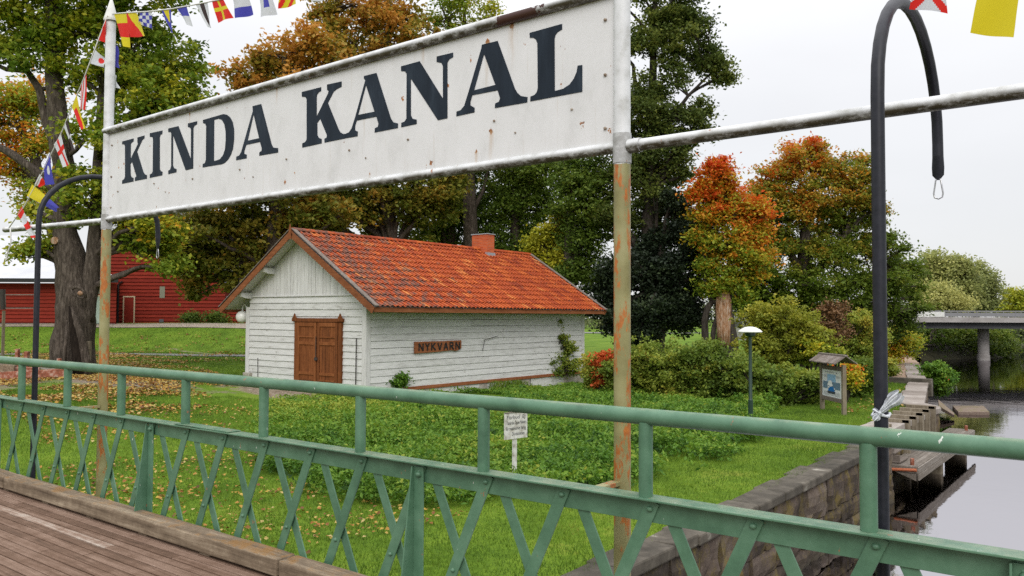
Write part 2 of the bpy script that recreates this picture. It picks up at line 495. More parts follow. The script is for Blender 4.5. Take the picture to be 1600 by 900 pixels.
M['metalroof'] = noisy('pale metal roof', [(0, (0.42, 0.43, 0.46)), (1, (0.56, 0.57, 0.60))], 0.5, rough=0.5, bmp=0.1)
M['red'] = m_clapboard('falu red boards', [(0, (0.12, 0.013, 0.008)), (0.5, (0.195, 0.020, 0.011)), (1, (0.28, 0.036, 0.018))], flake=(0.10, 0.012, 0.010), axis='X', fl=(0.72, 0.78), rough=0.85)
M['cream'] = flat('pale trim paint', (0.50, 0.42, 0.28), 0.7)
M['palegreen'] = noisy('pale green door paint', [(0, (0.22, 0.30, 0.24)), (1, (0.38, 0.46, 0.40))], 4)
M['greyglass'] = flat('dull grey window board', (0.20, 0.20, 0.15), 0.5)
M['plastic'] = flat('white torn plastic', (0.60, 0.62, 0.66), 0.4, 0.4)
M['redpaint'] = noisy('faded red paint', [(0, (0.11, 0.045, 0.025)), (0.5, (0.29, 0.095, 0.055)), (1, (0.50, 0.40, 0.33))], 6)
M['orangesteel'] = flat('orange primer steel', (0.42, 0.13, 0.06), 0.6)
M['zinc'] = flat('zinc flashing', (0.42, 0.45, 0.50), 0.4, 0.5, 0.5)


def m_bark(name, stops, scale=1.0):
    m, n, b = base(name, 0.95, 0.1)
    v = coords(n, (5, 5, 1.1)); f = noise(n, v, 2.4 * scale, 9, 0.7, 0.6)
    r = ramp(n, stops); n.links.new(mask(n, f, 0.3, 0.7), r.inputs[0]); n.links.new(r.outputs[0], b.inputs['Base Color'])
    bump(n, b, f, 1.0, 0.08)
    return m


M['bark'] = m_bark('grey brown bark', [(0, (0.022, 0.018, 0.014)), (0.5, (0.080, 0.064, 0.052)), (1, (0.175, 0.145, 0.12))])
M['bark dark'] = m_bark('dark bark', [(0, (0.02, 0.017, 0.014)), (0.5, (0.05, 0.042, 0.035)), (1, (0.10, 0.085, 0.07))])
M['bare wood'] = m_bark('barkless trunk wood', [(0, (0.10, 0.05, 0.025)), (0.45, (0.32, 0.17, 0.09)), (1, (0.50, 0.42, 0.34))])

# ------------------------------------------------------------------ ground, water
SHORE = [(-30.0, -4.9), (21.8, -4.9), (22.4, -5.35), (30.2, -5.35), (31.0, -6.0), (41.0, -7.75), (53, -10.4), (66.0, -13.4), (75, -17.5), (84, -20.5), (95, -21.0),
         (103, -17.5), (108, -14.5), (118, -15.0), (130, -17.5), (150, -19.0), (165, -16.5), (180, -12.0), (220, 0), (420, 10)]


def shore_x(y):
    return float(np.interp(y, [a for a, b in SHORE], [b for a, b in SHORE]))


def sstep(a, b, x):
    t = np.clip((x - a) / (b - a), 0, 1); return t * t * (3 - 2 * t)


def height(x, y):
    u = -x
    left = sstep(12, 27, u)
    h = -1.38 + 0.66 * left
    h -= 0.66 * left * sstep(17.5, 28, y) * (1 - sstep(24, 30, u))
    d = x * F0[0] + y * F0[1]; r = x * R0[0] + y * R0[1]
    h += 1.70 * sstep(50.5, 60, d) * sstep(-4, -16, r)
    h += 0.15 * sstep(44, 70, y) * (1 - left)
    h += 0.05 * np.sin(x * 0.45 + 1) * np.cos(y * 0.38) * sstep(0.5, 4, shore_d(x, y))
    return h


def shore_d(x, y):
    return np.interp(y, [a for a, b in SHORE], [b for a, b in SHORE]) - x


def m_ground():
    m, n, b = base('park lawn', 0.95, 0.1)
    v = coords(n)
    g = ramp(n, [(0.0, (0.040, 0.080, 0.006)), (0.35, (0.080, 0.145, 0.012)), (0.65, (0.125, 0.20, 0.018)), (1.0, (0.21, 0.23, 0.036))])
    f = math_(n, 'ADD', math_(n, 'MULTIPLY', noise(n, v, 0.55, 7, .65), 0.6), math_(n, 'MULTIPLY', noise(n, v, 9, 6, 0.7), 0.4))
    n.links.new(mask(n, f, 0.32, 0.68), g.inputs[0]); col = g.outputs[0]
    # trodden bare earth: near the store house door and by the timber pile (mesh attribute)
    a = n.nodes.new('ShaderNodeAttribute'); a.attribute_name = 'bare'
    e = ramp(n, [(0.0, (0.10, 0.075, 0.05)), (0.5, (0.21, 0.165, 0.12)), (1.0, (0.36, 0.31, 0.25))])
    n.links.new(mask(n, noise(n, v, 6, 8, 0.75), 0.3, 0.7), e.inputs[0])
    k = math_(n, 'ADD', a.outputs['Fac'], math_(n, 'MULTIPLY', math_(n, 'SUBTRACT', noise(n, v, 1.3, 7, 0.7), 0.5), 1.6))
    col = mix(n, mask(n, k, 0.45, 0.75), col, e.outputs[0])
    n.links.new(col, b.inputs['Base Color'])
    bump(n, b, noise(n, v, 14, 6, 0.7), 0.6, 0.04)
    return m


M['lawn'] = m_ground()

BARE = [(-28.5, 14.2, 5.5, 1.6), (-22.8, 16.6, 3.4, 1.2), (-33.0, 11.0, 5.0, 2.6), (-5.9, 5.6, .8, 1.7), (-44, 28, 6, .3)]


def bare(x, y):
    v = 0.0
    for cx, cy_, rx, ry in BARE:
        q = ((x - cx) / rx) ** 2 + ((y - cy_) / ry) ** 2
        v = np.maximum(v, np.exp(-q * 0.9))
    return v


def build_land():
    us = np.concatenate([[0, 0.25, 0.55], np.arange(1, 40, 0.55), np.arange(40, 90, 2), np.arange(90, 400, 20), [500]])
    ys = np.concatenate([[-200, -60, -20], np.arange(-6, 45, 0.55), np.arange(45, 100, 1.6), np.arange(100, 200, 8), np.arange(200, 421, 30), [600]])
    V = []; B = []
    for y in ys:
        sx = shore_x(y) + 0.0
        for u in us:
            x = sx - u - 0.3
            V.append((x, y, float(height(x, y)))); B.append(float(bare(x, y)))
    nu = len(us)
    Fc = [(i * nu + k, i * nu + k + 1, (i + 1) * nu + k + 1, (i + 1) * nu + k) for i in range(len(ys) - 1) for k in range(nu - 1)]
    me = bpy.data.meshes.new('ground'); me.from_pydata(V, [], Fc); me.materials.append(M['lawn'])
    a = me.attributes.new('bare', 'FLOAT', 'POINT'); a.data.foreach_set('value', B)
    me.polygons.foreach_set('use_smooth', [True] * len(me.polygons))
    bm = bmesh.new(); bm.from_mesh(me); bmesh.ops.recalc_face_normals(bm, faces=bm.faces)
    if sum(f.normal.z for f in bm.faces) < 0: bmesh.ops.reverse_faces(bm, faces=bm.faces)
    bm.to_mesh(me); bm.free()
    o = bpy.data.objects.new('ground', me); COL.objects.link(o); o['kind'] = 'structure'


build_land()

WATER = -2.9


def m_water():
    m, n, b = base('canal water', 0.03, 0.5)
    n.nodes.remove(b)
    v = coords(n, (1, 1, 1))
    d = n.nodes.new('ShaderNodeBsdfDiffuse'); d.inputs[0].default_value = (0.035, 0.036, 0.022, 1)
    g = n.nodes.new('ShaderNodeBsdfGlossy'); g.inputs[0].default_value = (0.62, 0.60, 0.625, 1); g.inputs['Roughness'].default_value = 0.035
    lw = n.nodes.new('ShaderNodeFresnel'); lw.inputs[0].default_value = 1.9
    bp = n.nodes.new('ShaderNodeBump'); bp.inputs['Strength'].default_value = 0.10; bp.inputs['Distance'].default_value = 0.05
    vv = coords(n, (1.0, 0.7, 1))
    h = math_(n, 'ADD', noise(n, vv, 1.1, 3), math_(n, 'MULTIPLY', noise(n, vv, 5, 3), 0.22))
    n.links.new(h, bp.inputs['Height'])
    for q in (d, g, lw): n.links.new(bp.outputs[0], q.inputs['Normal'])
    mx = n.nodes.new('ShaderNodeMixShader'); n.links.new(lw.outputs[0], mx.inputs[0])
    n.links.new(d.outputs[0], mx.inputs[1]); n.links.new(g.outputs[0], mx.inputs[2])
    n.links.new(mx.outputs[0], n.nodes['Material Output'].inputs[0])
    return m


M['water'] = m_water()
b_ = MB(); b_.quad((-60, -60, WATER), (120, -60, WATER), (120, 500, WATER), (-60, 500, WATER))
b_.build('canal_water', M['water'])['kind'] = 'structure'
b_ = MB()
b_.hexa([(18, -60, -4), (500, -60, -4), (500, 600, -4), (60, 600, -4), (19, -60, -1.3), (500, -60, -0.5), (500, 600, -0.5), (61, 600, -1.3)])
b_.build('opposite_bank', M['lawn'])['kind'] = 'structure'
b_ = MB()
b_.hexa([(-120, 232, -4), (70, 226, -4), (70, 600, -4), (-120, 600, -4), (-120, 236, -2.2), (70, 230, -2.2), (70, 600, -1.0), (-120, 600, -1.0)])
b_.build('far_bank', M['lawn'])['kind'] = 'structure'


def strip(name, mat_, pts, w_, lift, seg=0.6, wig=0.0):
    """a thin path sheet that follows the ground"""
    b = MB(); P = []
    pts = [Vector((p[0], p[1])) for p in pts]
    for a, c in zip(pts[:-1], pts[1:]):
        k = max(1, int((c - a).length / seg))
        for i in range(k): P.append(a.lerp(c, i / k))
    P.append(pts[-1])
    rows = []
    for i, p in enumerate(P):
        d = (P[min(i + 1, len(P) - 1)] - P[max(i - 1, 0)]).normalized(); s_ = Vector((-d.y, d.x))
        row = []
        for k in range(5):
            q = p + s_ * ((k / 4 - 0.5) * w_ * (1 + wig * mnoise.noise(Vector((i * 0.35, k, 3)))))
            row.append((q.x, q.y, float(height(q.x, q.y)) + lift))
        rows.append(row)
    V = [q for r_ in rows for q in r_]
    b.add(V, [(i * 5 + k, i * 5 + k + 1, (i + 1) * 5 + k + 1, (i + 1) * 5 + k) for i in range(len(rows) - 1) for k in range(4)])
    o = b.build(name, mat_, smooth=True); o['kind'] = 'structure'
    return o


M['asphalt'] = noisy('path asphalt', [(0, (0.14, 0.135, 0.135)), (1, (0.22, 0.21, 0.215))], 8, rough=0.9)
M['gravelpath'] = noisy('gravel', [(0, (0.20, 0.16, 0.13)), (1, (0.36, 0.30, 0.25))], 12, rough=0.95)
M['dirtpath'] = noisy('trodden earth path', [(0, (0.20, 0.13, 0.09)), (1, (0.36, 0.26, 0.19))], 5, rough=0.95)
strip('park_path', M['asphalt'], [tuple(rd(r, 47.6, 0)[:2]) for r in (-60, -30, -8)], 1.7, 0.035)
strip('gravel_road', M['gravelpath'], [tuple(rd(r, 59.2, 0)[:2]) for r in (-70, -30, -12)], 3.2, 0.03)
strip('towpath', M['dirtpath'], [(-8.6, 41.5), (-10.0, 48), (-12.0, 57), (-14.2, 66), (-17, 72)], 1.5, 0.03, wig=0.3)
# far road on the right behind the trees
strip('far_road', M['asphalt'], [tuple(rd(r, 118, 0)[:2]) for r in (0, 20, 50)], 5, 0.05, 3)


# ------------------------------------------------------------------ leaves (fast numpy meshes)
def leaf_mesh(name, C, size, tint, mat_, parent=None, upbias=0.5, fold=0.25, aspect=0.62, droop=0.0, stiff=None):
    n = len(C)
    size = np.broadcast_to(size, (n,))
    nrm = RNG.normal(size=(n, 3)); nrm[:, 2] = np.abs(nrm[:, 2]) + upbias
    nrm /= np.linalg.norm(nrm, axis=1)[:, None]
    tg = RNG.normal(size=(n, 3)); tg[:, 2] -= droop
    if stiff is not None: tg = tg * 0.5 + np.array([0, 0, stiff])
    tg -= nrm * np.sum(tg * nrm, axis=1)[:, None]
    tg /= np.linalg.norm(tg, axis=1)[:, None] + 1e-9
    bt = np.cross(nrm, tg)
    s_ = size[:, None]
    A = C - tg * s_ * 0.5
    T = C + tg * s_ * 0.5
    Bq = C + bt * s_ * aspect * 0.5 + nrm * s_ * fold * 0.3 + tg * s_ * 0.06
    D = C - bt * s_ * aspect * 0.5 + nrm * s_ * fold * 0.3 + tg * s_ * 0.06
    V = np.stack([A, Bq, T, D], 1).reshape(-1, 3).astype(np.float32)
    if parent is not None: V -= np.array(parent.location, dtype=np.float32)
    me = bpy.data.meshes.new(name)
    me.vertices.add(n * 4); me.vertices.foreach_set('co', V.ravel())
    me.loops.add(n * 4); me.loops.foreach_set('vertex_index', np.arange(n * 4, dtype=np.int32))
    me.polygons.add(n); me.polygons.foreach_set('loop_start', np.arange(0, n * 4, 4, dtype=np.int32))
    me.polygons.foreach_set('loop_total', np.full(n, 4, dtype=np.int32))
    me.update(calc_edges=True)
    a = me.attributes.new('tint', 'FLOAT', 'POINT'); a.data.foreach_set('value', np.repeat(tint, 4).astype(np.float32))
    me.materials.append(mat_)
    me.polygons.foreach_set('use_smooth', np.zeros(n, dtype=bool))
    o = bpy.data.objects.new(name, me); COL.objects.link(o)
    if parent is not None: o.parent = parent
    return o


def crown_points(lobes, total, clump, per, flat_=0.6, shell=0.42, vert=0.85):
    """lobes: (centre, radius). Returns leaf centres, clump id noise, clump centres"""
    vol = np.array([r ** 2.2 for c, r in lobes]); vol /= vol.sum()
    Cs = []; K = []; CC = []; LO = []
    for li, ((c, r), wv) in enumerate(zip(lobes, vol)):
        nc = max(4, int(total * wv / per))
        d = RNG.normal(size=(nc, 3)); d /= np.linalg.norm(d, axis=1)[:, None]
        rr = RNG.random(nc) ** shell
        wob = 1 + 0.22 * np.sin(d[:, 0] * 5 + c[0]) * np.cos(d[:, 1] * 4 + c[1]) + 0.14 * RNG.normal(size=nc)
        cc = np.array(c) + d * (rr * r * wob)[:, None] * np.array([1, 1, vert])
        for q in range(nc):
            k = int(per * RNG.uniform(0.5, 1.5))
            s_ = clump * RNG.uniform(0.6, 1.35)
            Cs.append(cc[q] + RNG.normal(size=(k, 3)) * s_ * np.array([1, 1, flat_]))
            K.append(np.full(k, RNG.random())); LO.append(np.full(k, li))
        CC.append(cc)
    return np.concatenate(Cs), np.concatenate(K), CC, np.concatenate(LO)


def wiggle(a, b, n=6, amp=0.12, sag=0.0):
    a = Vector(a); b = Vector(b); Lh = (b - a).length; out_ = []
    for i in range(n + 1):
        t = i / n; p = a.lerp(b, t); k = math.sin(t * math.pi)
        p += Vector((mnoise.noise(p * 0.8 + Vector((3, 1, 2))), mnoise.noise(p * 0.8 + Vector((9, 4, 1))), mnoise.noise(p * 0.8 + Vector((5, 8, 6))))) * amp * Lh * k
        p.z += sag * Lh * k
        out_.append(p)
    return out_


def tree(name, label, cat, trunks, lobes, mat_, leaf=0.17, n=60000, t=40, bark='bark', tint=(0.2, 0.5, 0.25, 0.0), clump=0.42, per=70,
         group=None, depth=0.6, twigs=5, upb=0.45, z_floor=None, flat_=0.55, droop=0.0, base_pt=None, shell=0.42, vert=0.85, brad=0.028, ragged=2):
    """trunks: list of [(px,py,width_px),...]; lobes: (px,py,rpx[,dt]); t: distance ahead"""
    TR = []
    for tr in trunks:
        TR.append([(Vector(at(p[0], p[1], t=t + (p[3] if len(p) > 3 else 0))), p[2] * t / FOC / 2) for p in tr])
    LB = []
    for lb in lobes:
        dt = lb[3] if len(lb) > 3 else random.uniform(-1, 1) * depth * lb[2] * t / FOC
        LB.append((at(lb[0], lb[1], t=t + dt), lb[2] * (t + dt) / FOC))
    for c_, r_ in list(LB):
        for q_ in range(ragged):
            d_ = RNG.normal(size=3); d_ /= np.linalg.norm(d_); rr_ = r_ * random.uniform(.22, .42)
            LB.append((c_ + d_ * (r_ + rr_ * .35) * np.array([1, 1, .85]), rr_))
    if base_pt is None: b0 = TR[0][0][0] if TR else Vector(min((c for c, r in LB), key=lambda q: q[2]))
    else: b0 = Vector(base_pt)
    b0 = Vector((b0.x, b0.y, float(height(b0.x, b0.y))))
    root = thing(name, b0, label, cat, group)
    mb = MB()
    for i, tr in enumerate(TR):
        P = [q[0] for q in tr]; W = [q[1] for q in tr]
        # densify
        PP = []; WW = []
        for a in range(len(P) - 1):
            for s_ in range(5):
                f = s_ / 5; PP.append(P[a].lerp(P[a + 1], f)); WW.append(W[a] * (1 - f) + W[a + 1] * f)
        PP.append(P[-1]); WW.append(W[-1])
        if i == 0: PP[0].z = min(PP[0].z, b0.z - 0.15)
        mb.tube(PP, WW, 14, rough=0.22)
    pool = [(p, r_) for tr in TR for p, r_ in tr[1:]] or [(b0, 0.1)]
    C, K, CC, LO = crown_points(LB, n, clump, per, flat_, shell, vert)
    for (c, r), cc in zip(LB, CC):
        cv = Vector(c)
        cand = sorted(pool, key=lambda q: (q[0] - cv).length + (6 if q[0].z > cv.z else 0))[0]
        W0 = min(cand[1] * 0.6, brad * 5 + r * 0.03)
        mid = wiggle(cand[0], cv, 7, 0.10, 0.04)
        mb.tube(mid, [W0 * (1 - 0.7 * i / 7) for i in range(8)], 7, cap=False)
        for q in cc[:: max(1, len(cc) // twigs)][:twigs]:
            s0 = mid[random.choice((4, 5, 6, 7))]
            mb.tube(wiggle(s0, q, 4, 0.12), [brad * 1.6, brad * 1.3, brad, brad * 0.7, brad * 0.4], 5, cap=False)
    if mb.v: mb.build('trunk' if TR else 'stems', M[bark], root, smooth=True, fix=False)
    a0, kc, kl, kh = tint
    zs = C[:, 2]; hz = (zs - zs.min()) / (np.ptp(zs) + 1e-6)
    T = a0 + kc * (K - 0.5) + kl * (RNG.random(len(C)) - 0.5) + kh * (hz - 0.5) + 0.0
    if z_floor is not None:
        keep = C[:, 2] > z_floor; C = C[keep]; T = T[keep]
    gz_ = np.where(shore_d(C[:, 0], C[:, 1]) > 0, height(C[:, 0], C[:, 1]), WATER)
    keep = C[:, 2] > gz_ + 0.02
    C = C[keep]; T = T[keep]
    sz = leaf * RNG.uniform(0.65, 1.3, len(C))
    leaf_mesh('crown' if TR and trunks else 'foliage', C, sz, T, mat_, root, upbias=upb, droop=droop)
    return root, mb


# leaf colours, all low real-world values
G_D = (0.035, 0.066, 0.008); G_M = (0.075, 0.125, 0.012); G_L = (0.135, 0.185, 0.018); YG = (0.26, 0.255, 0.022)
YE = (0.50, 0.34, 0.024); OR = (0.50, 0.095, 0.010); RD = (0.42, 0.030, 0.008); BR = (0.16, 0.065, 0.018)
M['lf maple'] = leaf_mat('maple leaves turning', [(0.0, G_D), (0.3, G_M), (0.55, G_L), (0.75, YG), (0.88, YE), (1.0, OR)], namp=0.45)
M['lf orange'] = leaf_mat('orange maple leaves', [(0.0, G_M), (0.28, G_L), (0.42, YG), (0.52, (0.44, 0.20, 0.016)), (0.66, OR), (0.92, RD)], namp=0.4)
M['lf chestnut'] = leaf_mat('chestnut leaves browning', [(0.0, (0.040, 0.058, 0.008)), (0.3, (0.095, 0.115, 0.015)), (0.55, (0.19, 0.155, 0.022)), (0.78, (0.34, 0.155, 0.025)), (1.0, (0.44, 0.21, 0.045))], namp=0.45)
M['lf dark'] = leaf_mat('dark green leaves', [(0.0, (0.006, 0.010, 0.006)), (0.5, (0.016, 0.026, 0.012)), (1.0, (0.042, 0.058, 0.020))], 0.15, namp=0.3)
M['lf green'] = leaf_mat('mid green leaves', [(0.0, (0.028, 0.052, 0.008)), (0.5, (0.070, 0.110, 0.014)), (0.8, (0.13, 0.16, 0.022)), (1.0, YG)], namp=0.35)
M['lf elm'] = leaf_mat('elm leaves', [(0.0, (0.028, 0.046, 0.012)), (0.45, (0.070, 0.095, 0.020)), (0.8, (0.17, 0.185, 0.035)), (1.0, (0.27, 0.24, 0.045))], namp=0.4)
M['lf yellow'] = leaf_mat('yellow leaves', [(0.0, G_L), (0.4, YG), (0.7, YE), (1.0, (0.42, 0.24, 0.03))], namp=0.3)
M['lf willow'] = leaf_mat('pale willow leaves', [(0.0, (0.09, 0.115, 0.04)), (0.5, (0.19, 0.205, 0.065)), (1.0, (0.33, 0.31, 0.10))], namp=0.4, nscale=0.12)
M['lf far'] = leaf_mat('distant foliage', [(0.0, (0.045, 0.060, 0.028)), (0.5, (0.09, 0.11, 0.045)), (1.0, (0.20, 0.17, 0.06))], namp=0.4, nscale=0.08)
M['lf bush'] = leaf_mat('bush leaves', [(0.0, (0.035, 0.062, 0.012)), (0.4, (0.095, 0.140, 0.020)), (0.75, (0.19, 0.215, 0.03)), (1.0, (0.38, 0.28, 0.045))], namp=0.4, nscale=0.6)
M['lf brown'] = leaf_mat('brown seed heads', [(0.0, (0.045, 0.024, 0.010)), (1.0, (0.15, 0.080, 0.032))], 0.1)
M['lf red'] = leaf_mat('scarlet leaves', [(0.0, (0.13, 0.10, 0.015)), (0.5, (0.42, 0.065, 0.018)), (1.0, (0.60, 0.14, 0.04))])
M['lf nettle'] = leaf_mat('nettle leaves', [(0.0, (0.014, 0.040, 0.007)), (0.4, (0.050, 0.115, 0.012)), (0.75, (0.105, 0.18, 0.018)), (1.0, (0.20, 0.215, 0.028))], 0.35, namp=0.45, nscale=0.6)
M['blade'] = leaf_mat('grass blades', [(0.0, (0.040, 0.085, 0.006)), (0.4, (0.090, 0.165, 0.013)), (0.8, (0.155, 0.245, 0.020)), (1.0, (0.28, 0.26, 0.05))], 0.3, namp=0.45, nscale=0.5)
M['lf fallen'] = leaf_mat('fallen leaves', [(0.0, (0.10, 0.045, 0.018)), (0.35, (0.30, 0.12, 0.025)), (0.65, (0.40, 0.27, 0.045)), (1.0, (0.42, 0.32, 0.13))], 0.1)

# ------------------------------------------------------------------ store house
WX, WY0, WY1, WXL = -20.3, 18.4, 31.6, -26.9
SILL = -0.95
house = thing('storehouse', (-23.6, 25.0, -1.1), 'white clapboard storehouse with an orange tiled roof on the lawn', 'storehouse')
EV, RZ, XR, XE, XW, RY0, RY1 = 1.96, 4.62, -23.6, -19.4, -27.8, 17.83, 32.0


def roof_z(x):
    return RZ - (RZ - EV) * abs(x - XR) / (XE - XR)


# side walls of lapped boards
def lap_wall(name, x, y0, y1, z0, z1, sgn, mat_, pitch=0.235):
    b = MB(); z = z0
    while z < z1 - 0.02:
        h = min(pitch * random.uniform(0.94, 1.06), z1 - z); y = y0
        cuts = [y0] + sorted(random.uniform(y0 + 1 + 3.6 * q_, y0 + 4 + 3.6 * q_) for q_ in range(random.choice((1, 2, 3)))) + [y1]
        for a, c in zip(cuts[:-1], cuts[1:]):
            b.tint = random.random()
            e = [random.uniform(-.009, .009) for _ in range(4)]
            b.hexa([(x, a, z + e[0]), (x + sgn * 0.045, a, z - 0.012 + e[0]), (x + sgn * 0.045, c - 0.004, z - 0.012 + e[1]), (x, c - 0.004, z + e[1]),
                    (x, a, z + h - .018 + e[2]), (x + sgn * 0.020, a, z + h - .018 + e[2]), (x + sgn * 0.020, c - 0.004, z + h - .018 + e[3]), (x, c - 0.004, z + h - .018 + e[3])])
        z += h
    # core behind boards
    b.mi = 1
    b.box(min(x - sgn * 0.10, x - sgn * 0.002), max(x - sgn * 0.10, x - sgn * 0.002), y0, y1, z0, z1)
    return b.build(name, [mat_, M['grey wood']], house)


lap_wall('wall', WX, WY0 + 0.12, WY1 - 0.12, SILL + 0.13, 1.95, 1, M['white boards'])
lap_wall('wall', WXL, WY0 + 0.12, WY1 - 0.12, SILL, 1.95, -1, M['white boards'])


def gable(y, sgn, name):
    b = MB(); z = SILL
    x0, x1 = WXL + 0.14, WX - 0.14
    while z < 2.30:
        h = min(0.235 * random.uniform(0.94, 1.06), 2.33 - z); b.tint = random.random()
        cuts = sorted([x0, x1, random.uniform(x0 + 1, x1 - 1)])
        for a, c in zip(cuts[:-1], cuts[1:]):
            e = [random.uniform(-.009, .009) for _ in range(4)]
            Y0 = y + sgn * 0.045; Y1 = y + sgn * 0.014
            b.hexa([(a, y, z + e[0]), (a, Y0, z - .012 + e[0]), (c - .004, Y0, z - .012 + e[1]), (c - .004, y, z + e[1]),
                    (a, y, z + h - .018 + e[2]), (a, Y1, z + h - .018 + e[2]), (c - .004, Y1, z + h - .018 + e[3]), (c - .004, y, z + h - .018 + e[3])])
        z += h
    b.mi = 1
    b.box(x0, x1, min(y - sgn * .002, y - sgn * .1), max(y - sgn * .002, y - sgn * .1), SILL, 2.33)
    w1 = b.build(name, [M['white gable'], M['grey wood x']], house)
    b = MB(); x = WXL
    while x < WX - 0.01:
        wd = 0.20; xa, xb = x, min(x + wd, WX); b.tint = random.random()
        za, zb = roof_z(xa) - 0.13, roof_z(xb) - 0.13
        za, zb = max(za, 2.36), max(zb, 2.36)
        th = 0.028 + random.uniform(0, 0.014)
        ya, yb = (y, y + sgn * th)
        b.hexa([(xa + .006, ya, 2.36), (xb - .006, ya, 2.36), (xb - .006, yb, 2.36), (xa + .006, yb, 2.36),
                (xa + .006, ya, za), (xb - .006, ya, zb), (xb - .006, yb, zb), (xa + .006, yb, za)])
        x += wd
    # backing board and the rail at the foot of the upright boards
    b.tint = 0.0
    b.prism([(WXL, y - sgn * .002, 2.34), (WX, y - sgn * .002, 2.34), (XR, y - sgn * .002, RZ - .14)], (0, -sgn * 0.05, 0))
    b.tint = 0.8
    b.box(WXL - .02, WX + .02, min(y - sgn * .0, y + sgn * .07), max(y, y + sgn * .07), 2.32, 2.37)
    b.build('gable', M['white vert'], house)


gable(WY0, -1, 'wall'); gable(WY1, 1, 'wall')
b = MB()
for x, sx in ((WX, 1), (WXL, -1)):
    for y, sy in ((WY0, -1), (WY1, 1)):
        b.tint = random.random()
        b.box(min(x - sx * .15, x + sx * .06), max(x - sx * .15, x + sx * .06), min(y, y + sy * .06), max(y, y + sy * .06), SILL - .1, 2.315 if False else 1.95)
        b.box(min(x, x + sx * .06), max(x, x + sx * .06), min(y + sy * .002, y - sy * .14), max(y + sy * .002, y - sy * .14), SILL - .1, 1.95)
        for (bx, by) in ():
            pass
each(b, 'corner_board', M['white vert'], house, bevel=0.006)
# sill, foundation
b = MB(); b.tint = 0.6; b.box(WX - .02, WX + .07, WY0 + 0.9, WY1 + .03, SILL, SILL + .12); b.build('sill_board', M['brown y'], house, bevel=.006)
b = MB()
for (a, c) in ((WY0 - .02, 26.6),):
    for k in range(2):
        b.tint = random.random(); b.box(WX - .03, WX + .015, a, c, SILL - .30 + .15 * k, SILL - .16 + .15 * k)
b.tint = .4
b.box(WX - .03, WX + .012, 27.6, 30.2, SILL - .45, SILL - .01)
each(b, 'skirting_board', M['white boards'], house)
b = MB()
for (a, c) in ((24.2, 24.7), (26.7, 27.5), (30.0, 31.62)):
    b.box(WX - .3, WX + .03, a, c, -1.9, SILL - .003)
b.box(WXL - .04, WXL + .35, WY0 - .18, WY0 + .2, -1.3, -.52)
b.box(WXL + .1, WX - .1, WY0 + .1, WY1 - .1, -1.9, SILL - .05)
each(b, 'footing', M['concrete'], house, bevel=.02)
# thin rusty rods on the front
b = MB()
b.tube([(-20.72, WY0 - .07, -.9), (-20.70, WY0 - .075, .9)], .018, 6)
b.tube([(-26.15, WY0 - .06, -.75), (-26.17, WY0 - .06, .05)], .012, 6)
b.tube([(WX + .1, 24.3, .30), (WX + .1, 24.42, .72), (WX + .12, 25.2, .86)], .012, 6)
each(b, 'iron_rod', M['dark iron'], house)

# roof structure
roof = None
b = MB()
for s_ in (1, -1):
    xe = XR + s_ * (XE - XR)
    for k in range(17):     # soffit planks
        pass
    P = [(XR, RY0 + .03, RZ - .10), (xe, RY0 + .03, EV - .10), (xe, RY1 - .03, EV - .10), (XR, RY1 - .03, RZ - .10)]
    Q = [(p[0], p[1], p[2] + .06) for p in P]
    b.hexa(P + Q)
roof = b.build('roof', M['white vert'], house)


def m_tile():
    m, n, b_ = base('orange clay pantiles', 0.75, 0.2)
    v = coords(n)
    r = ramp(n, [(0.0, (0.13, 0.026, 0.012)), (0.3, (0.27, 0.045, 0.015)), (0.6, (0.39, 0.072, 0.018)), (0.85, (0.48, 0.115, 0.025)), (1.0, (0.52, 0.20, 0.06))])
    f = math_(n, 'ADD', math_(n, 'MULTIPLY', attr(n), 0.75), math_(n, 'MULTIPLY', noise(n, v, 1.1, 5, 0.6), 0.35))
    n.links.new(f, r.inputs[0]); col = r.outputs[0]
    # grey lichen: thicker towards the near upper corner of the roof
    p = n.nodes.new('ShaderNodeSeparateXYZ'); n.links.new(v, p.inputs[0])
    near = mask(n, p.outputs['Y'], 25.5, 18.0)
    thr = math_(n, 'ADD', noise(n, coords(n, (1, 1, 1)), 3.0, 9, 0.78), math_(n, 'MULTIPLY', near, 0.15))
    k = mask(n, thr, 0.585, 0.66)
    col = mix(n, math_(n, 'MULTIPLY', k, 0.75), col, (0.085, 0.075, 0.065))
    k2 = mask(n, noise(n, v, 7, 6, 0.8), 0.66, 0.72)
    col = mix(n, math_(n, 'MULTIPLY', k2, 0.6), col, (0.10, 0.05, 0.035))
    n.links.new(col, b_.inputs['Base Color'])
    bump(n, b_, noise(n, v, 25, 4), 0.3, 0.004)
    return m


